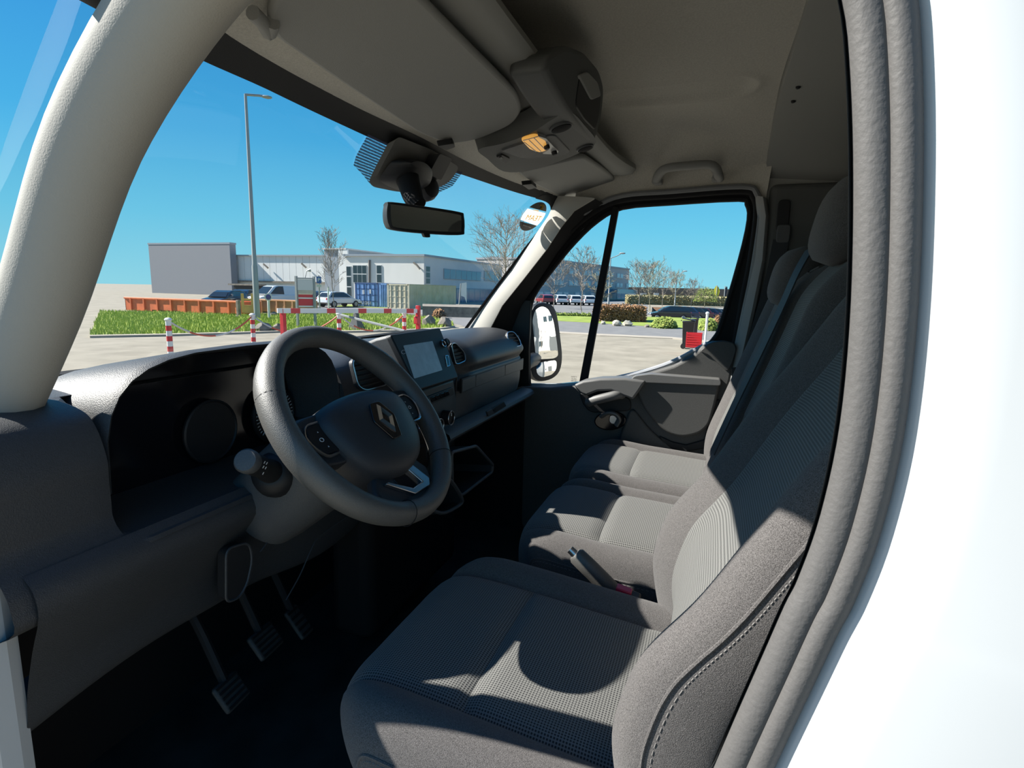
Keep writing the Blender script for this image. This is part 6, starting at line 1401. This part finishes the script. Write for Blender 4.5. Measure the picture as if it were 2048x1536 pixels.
shrub(1328, 656, 62, 22, M['gleaf'], 'low yellow green shrub beside the brown hedge', 21, 1800)
shrub(1416, 661, 46, 24, M['gleaf'], 'leafy green shrub behind the white pole', 22, 1400)
shrub(878, 636, 34, 18, M['hleaf'], 'reddish brown dry shrub above the boulders', 23, 800, M['hedge'])
shrub(1433, 660, 16, 30, M['hleaf'], 'dry orange shrub next to the leafy shrub', 24, 500, M['hedge'])

# ---- wheelie bins, crate, pole
def bin_(px, ytop, ybot, D, wp, lab, col):
    B = gd(px, D); H = hz(B, ytop)-G; w = wpx(B, wp)/2; t = thing('wheelie_bin', lab, 'bin', B, rz=0.0); m_ = outdoor('bin_plastic', col, 0.5)
    mk('bin_body', loft([[B+V(a*w*s, b*w*s, H*z) for a, b in ((-1, -1), (1, -1), (1, 1), (-1, 1))] for s, z in ((0.75, 0.06), (0.95, 0.86), (1.02, 0.88), (1.02, 0.92))], True, True), m_, t, bevel=0.02)
    mk('bin_lid', prism([B+V(-w*1.05, -w*1.08, H*0.92), B+V(w*1.05, -w*1.08, H*0.92), B+V(w*1.05, w*1.1, H*0.99), B+V(-w*1.05, w*1.1, H*0.99)], (0, 0, H*0.03)), m_, t, bevel=0.015)
    for s in (-1, 1): mk('bin_wheel', lathe([(0.10, -0.03), (0.10, 0.03)], B+V(s*w*0.8, w*0.6, 0.10), (1, 0, 0), 14), M['tyre'], t)
    mk('bin_handle', tube([B+V(-w*0.7, w*1.2, H*0.93), B+V(w*0.7, w*1.2, H*0.93)], 0.02, 6), m_, t)
bin_(1382, 637, 695, 22.5, 24, 'dark grey wheelie bin standing behind the red crate', (0.025, 0.025, 0.03))
bin_(1394, 633, 695, 24.5, 14, 'black wheelie bin with purple lid edge behind the grey bin', (0.03, 0.022, 0.03))
cr_ = thing('red_crate', 'red slatted plastic crate on a white bollard beside the bins', 'crate', gd(1395, 20.5)); B = gd(1395, 20.5); zb, zt_ = hz(B, 694), hz(B, 665); w = wpx(B, 29)/2; RC = M['post_red']; rc_m = outdoor('crate_red', (0.85, 0.02, 0.03), 0.4)
Rcr = Matrix((bear(1395).cross(V(0, 0, 1)).normalized(), bear(1395), V(0, 0, 1))).transposed()
for s in (-1, 1):
    mk('crate_side', box(V(B.x, B.y, (zb+zt_)/2)+Rcr @ V(s*w, 0, 0), (0.03, w*1.4, zt_-zb), Rcr), rc_m, cr_, smooth=False)
for k in range(6):
    z = lerp(zb, zt_, (k+0.5)/6)
    for s in (-1, 1): mk('crate_slat', box(V(B.x, B.y, z)+Rcr @ V(0, s*w*0.7, 0), (w*2, 0.03, (zt_-zb)/6*0.74), Rcr), rc_m, cr_, smooth=False)
mk('crate_floor', box(V(B.x, B.y, zb), (w*2, w*1.4, 0.03), Rcr), rc_m, cr_, smooth=False)
mk('crate_stand', tube([B, V(B.x, B.y, zb)], 0.12, 10), M['post_white'], cr_)
wp2 = thing('white_pole', 'thin white pole rising beside the red crate', 'pole', gd(1418, 24)); B = gd(1418, 24); mk('pole_shaft', tube([B, V(B.x, B.y, hz(B, 628))], 0.05, 8), M['post_white'], wp2); mk('pole_cap', lathe([(0.07, 0), (0.07, 0.06), (0.03, 0.09)], V(B.x, B.y, hz(B, 628)), (0, 0, 1), 8), M['post_white'], wp2)

# ---- bare trees
def grow(R, p, d, L, r, depth, out, up, spread, seg=3, thin=0.62, nb=(2, 4)):
    path = [p.copy()]; rad = [r]
    for i in range(seg):
        d = (d+Vector((R.gauss(0, .10), R.gauss(0, .10), R.gauss(0, .08)+up))).normalized(); p = p+d*L/seg; path.append(p.copy()); rad.append(r*(1-0.35*(i+1)/seg))
    out.append((path, rad, depth))
    if depth <= 0: return
    n = R.randint(*nb)
    for k in range(n):
        s = R.uniform(0.35, 1.0) if k else 1.0; i = min(len(path)-2, int(s*seg)); q = lerp(path[i], path[i+1], min(1, s*seg-i) if s < 1 else 1.0)
        a = d.orthogonal().normalized(); a = (Matrix.Rotation(R.uniform(0, 6.28), 3, d) @ a); nd2 = (d+a*spread*R.uniform(0.6, 1.2)).normalized()
        grow(R, q, nd2, L*R.uniform(0.55, 0.8), r*thin, depth-1, out, up, spread, seg, thin, nb)
def tree(B, H, lab, seed, mat, trunk_h=0.3, spread=0.75, depth=5, up=0.06, group=None, nb=(2, 4), rr=0.016, rmin=0.018, thin=0.60):
    R = random.Random(seed); out = []; t = thing('bare_tree', lab, 'tree', B, group=group)
    grow(R, V(0, 0, 0), V(0, 0, 1), H*trunk_h, H*rr, depth, out, up, spread, nb=nb, thin=thin)
    top = max(p.z for pa, _, _ in out for p in pa); k = H/top
    trunk = [tube([q*k for q in out[0][0]], [max(x*k, 0.03) for x in out[0][1]], 8)]
    br = [tube([q*k for q in pa], [max(x*k, rmin) for x in ra], 3 if dp < 3 else 5) for pa, ra, dp in out[1:]]
    mk('trunk', trunk[0], mat, t, local=True); b = mk('branches', join(*br), mat, t, local=True, fix=False); 
    return t
def ltree(B, H, lab, seed, mat, width=0.35, t0=0.22, nside=26, lift=0.9, rr=0.010, rmin=0.010, sub=6, group=None, lead=0.98):
    """tree with a straight leader and fine side branches that fork twice"""
    R = random.Random(seed); t = thing('bare_tree', lab, 'tree', B, group=group)
    ld = [V(0, 0, 0)]; n = 10
    for i in range(n): ld.append(ld[-1]+V(R.gauss(0, 0.008)*H, R.gauss(0, 0.008)*H, H*lead/n))
    mk('trunk', tube(ld, [max(rmin*1.2, H*rr*(1-0.9*i/n)) for i in range(n+1)], 7), mat, t, local=True)
    br = []
    def limb(p, d, L, r, lev):
        path = [p]; 
        for i in range(4):
            d = (d+V(R.gauss(0, .12), R.gauss(0, .12), R.gauss(0, .08)+0.06)).normalized(); path.append(path[-1]+d*L/4)
        br.append(tube(path, [max(rmin, r*(1-0.2*i)) for i in range(5)], 3))
        if lev:
            for k in range(sub):
                s = R.uniform(0.25, 1.0)*4; i = min(3, int(s)); q = lerp(path[i], path[i+1], s-i)
                a = Matrix.Rotation(R.uniform(0, 6.28), 3, d) @ d.orthogonal().normalized(); limb(q, (d+a*R.uniform(.5, .95)).normalized(), L*R.uniform(.35, .55), r*0.55, lev-1)
    for k in range(nside):
        s = t0+(1-t0)*((k+R.random())/nside); f_ = s*n*0.999; i = int(f_); p = lerp(ld[i], ld[min(n, i+1)], f_-i); a = k*2.4+R.uniform(-.4, .4)
        e = math.sin(math.pi*min(1, max(0.05, (s-t0)/(1-t0)*0.80+0.22)))
        limb(p, V(math.cos(a), math.sin(a), lift*R.uniform(.8, 1.3)).normalized(), H*width*(0.35+0.75*e)*R.uniform(.8, 1.15), H*rr*0.38, 2)
    mk('branches', join(*br), mat, t, local=True, fix=False)
    return t
def LT(px, ytop, D, lab, seed, mat, **kw): B = gd(px, D); return ltree(B, hz(B, ytop)-G, lab, seed, mat, **kw)
def T(px, ytop, D, lab, seed, mat, **kw): B = gd(px, D); return tree(B, hz(B, ytop)-G, lab, seed, mat, **kw)
LT(667, 473, 46, 'slender leafless sapling standing beside the parking sign', 31, M['bark'], width=0.34, t0=0.2, nside=24, lift=2.2, rr=0.007, rmin=0.011, sub=4)
LT(1006, 452, 52, 'broad bare tree with fine twigs beside the windscreen pillar', 33, M['bark'], width=0.40, t0=0.22, nside=34, lift=0.9, rr=0.013, rmin=0.009, sub=6)
LT(1108, 520, 66, 'bare tree standing before the office behind the mirror', 35, M['bark'], width=0.40, nside=24, lift=0.7, rmin=0.012, sub=5)
LT(1165, 506, 60, 'bare tree standing before the office beside the divider', 36, M['bark'], width=0.38, nside=24, lift=0.6, rmin=0.012, sub=5)
LT(1203, 548, 58, 'small bare tree at the corner behind the divider', 37, M['bark_g'], width=0.38, nside=20, lift=0.8, rmin=0.012, sub=5)
for i, (px, yt, D, lb) in enumerate(((1280, 534, 64, 'bare tree between the grey office and the hedge trees'), (1302, 532, 67, 'tallest bare tree behind the brown hedge'), (1326, 545, 90, 'bare tree above the corner of the brown hedge'), (1352, 550, 95, 'bare tree around the lamp post behind the hedge'), (1384, 564, 92, 'short bare tree beside the yellow green budding tree'))):
    LT(px, yt, D, lb, 40+i, M['bark_g'] if i % 2 else M['bark'], width=0.42, t0=0.2, nside=24, lift=1.0, group='bare trees behind the brown hedge', rmin=0.011, sub=5)
bt_ = T(1411, 572, 97, 'yellow green budding tree at the end of the tree row', 47, M['bark_g'], spread=0.6, depth=4, rmin=0.015, rr=0.012, nb=(3, 4))
B = gd(1411, 97); lf = mk('buds', ell_foliage(B+V(0, 0, 0.8), 2.0, 2.0, hz(B, 572)-G-1.0, 1500, 9, 0.07), M['gleaf'], bt_, smooth=False, fix=False); lf['kind'] = 'stuff'
T2 = tree(V(-0.75, -17, G), 4.6, 'thin bare sapling before the white hall behind the van', 51, M['bark'], trunk_h=0.25, spread=0.45, up=0.12, depth=4, rr=0.008, rmin=0.01)
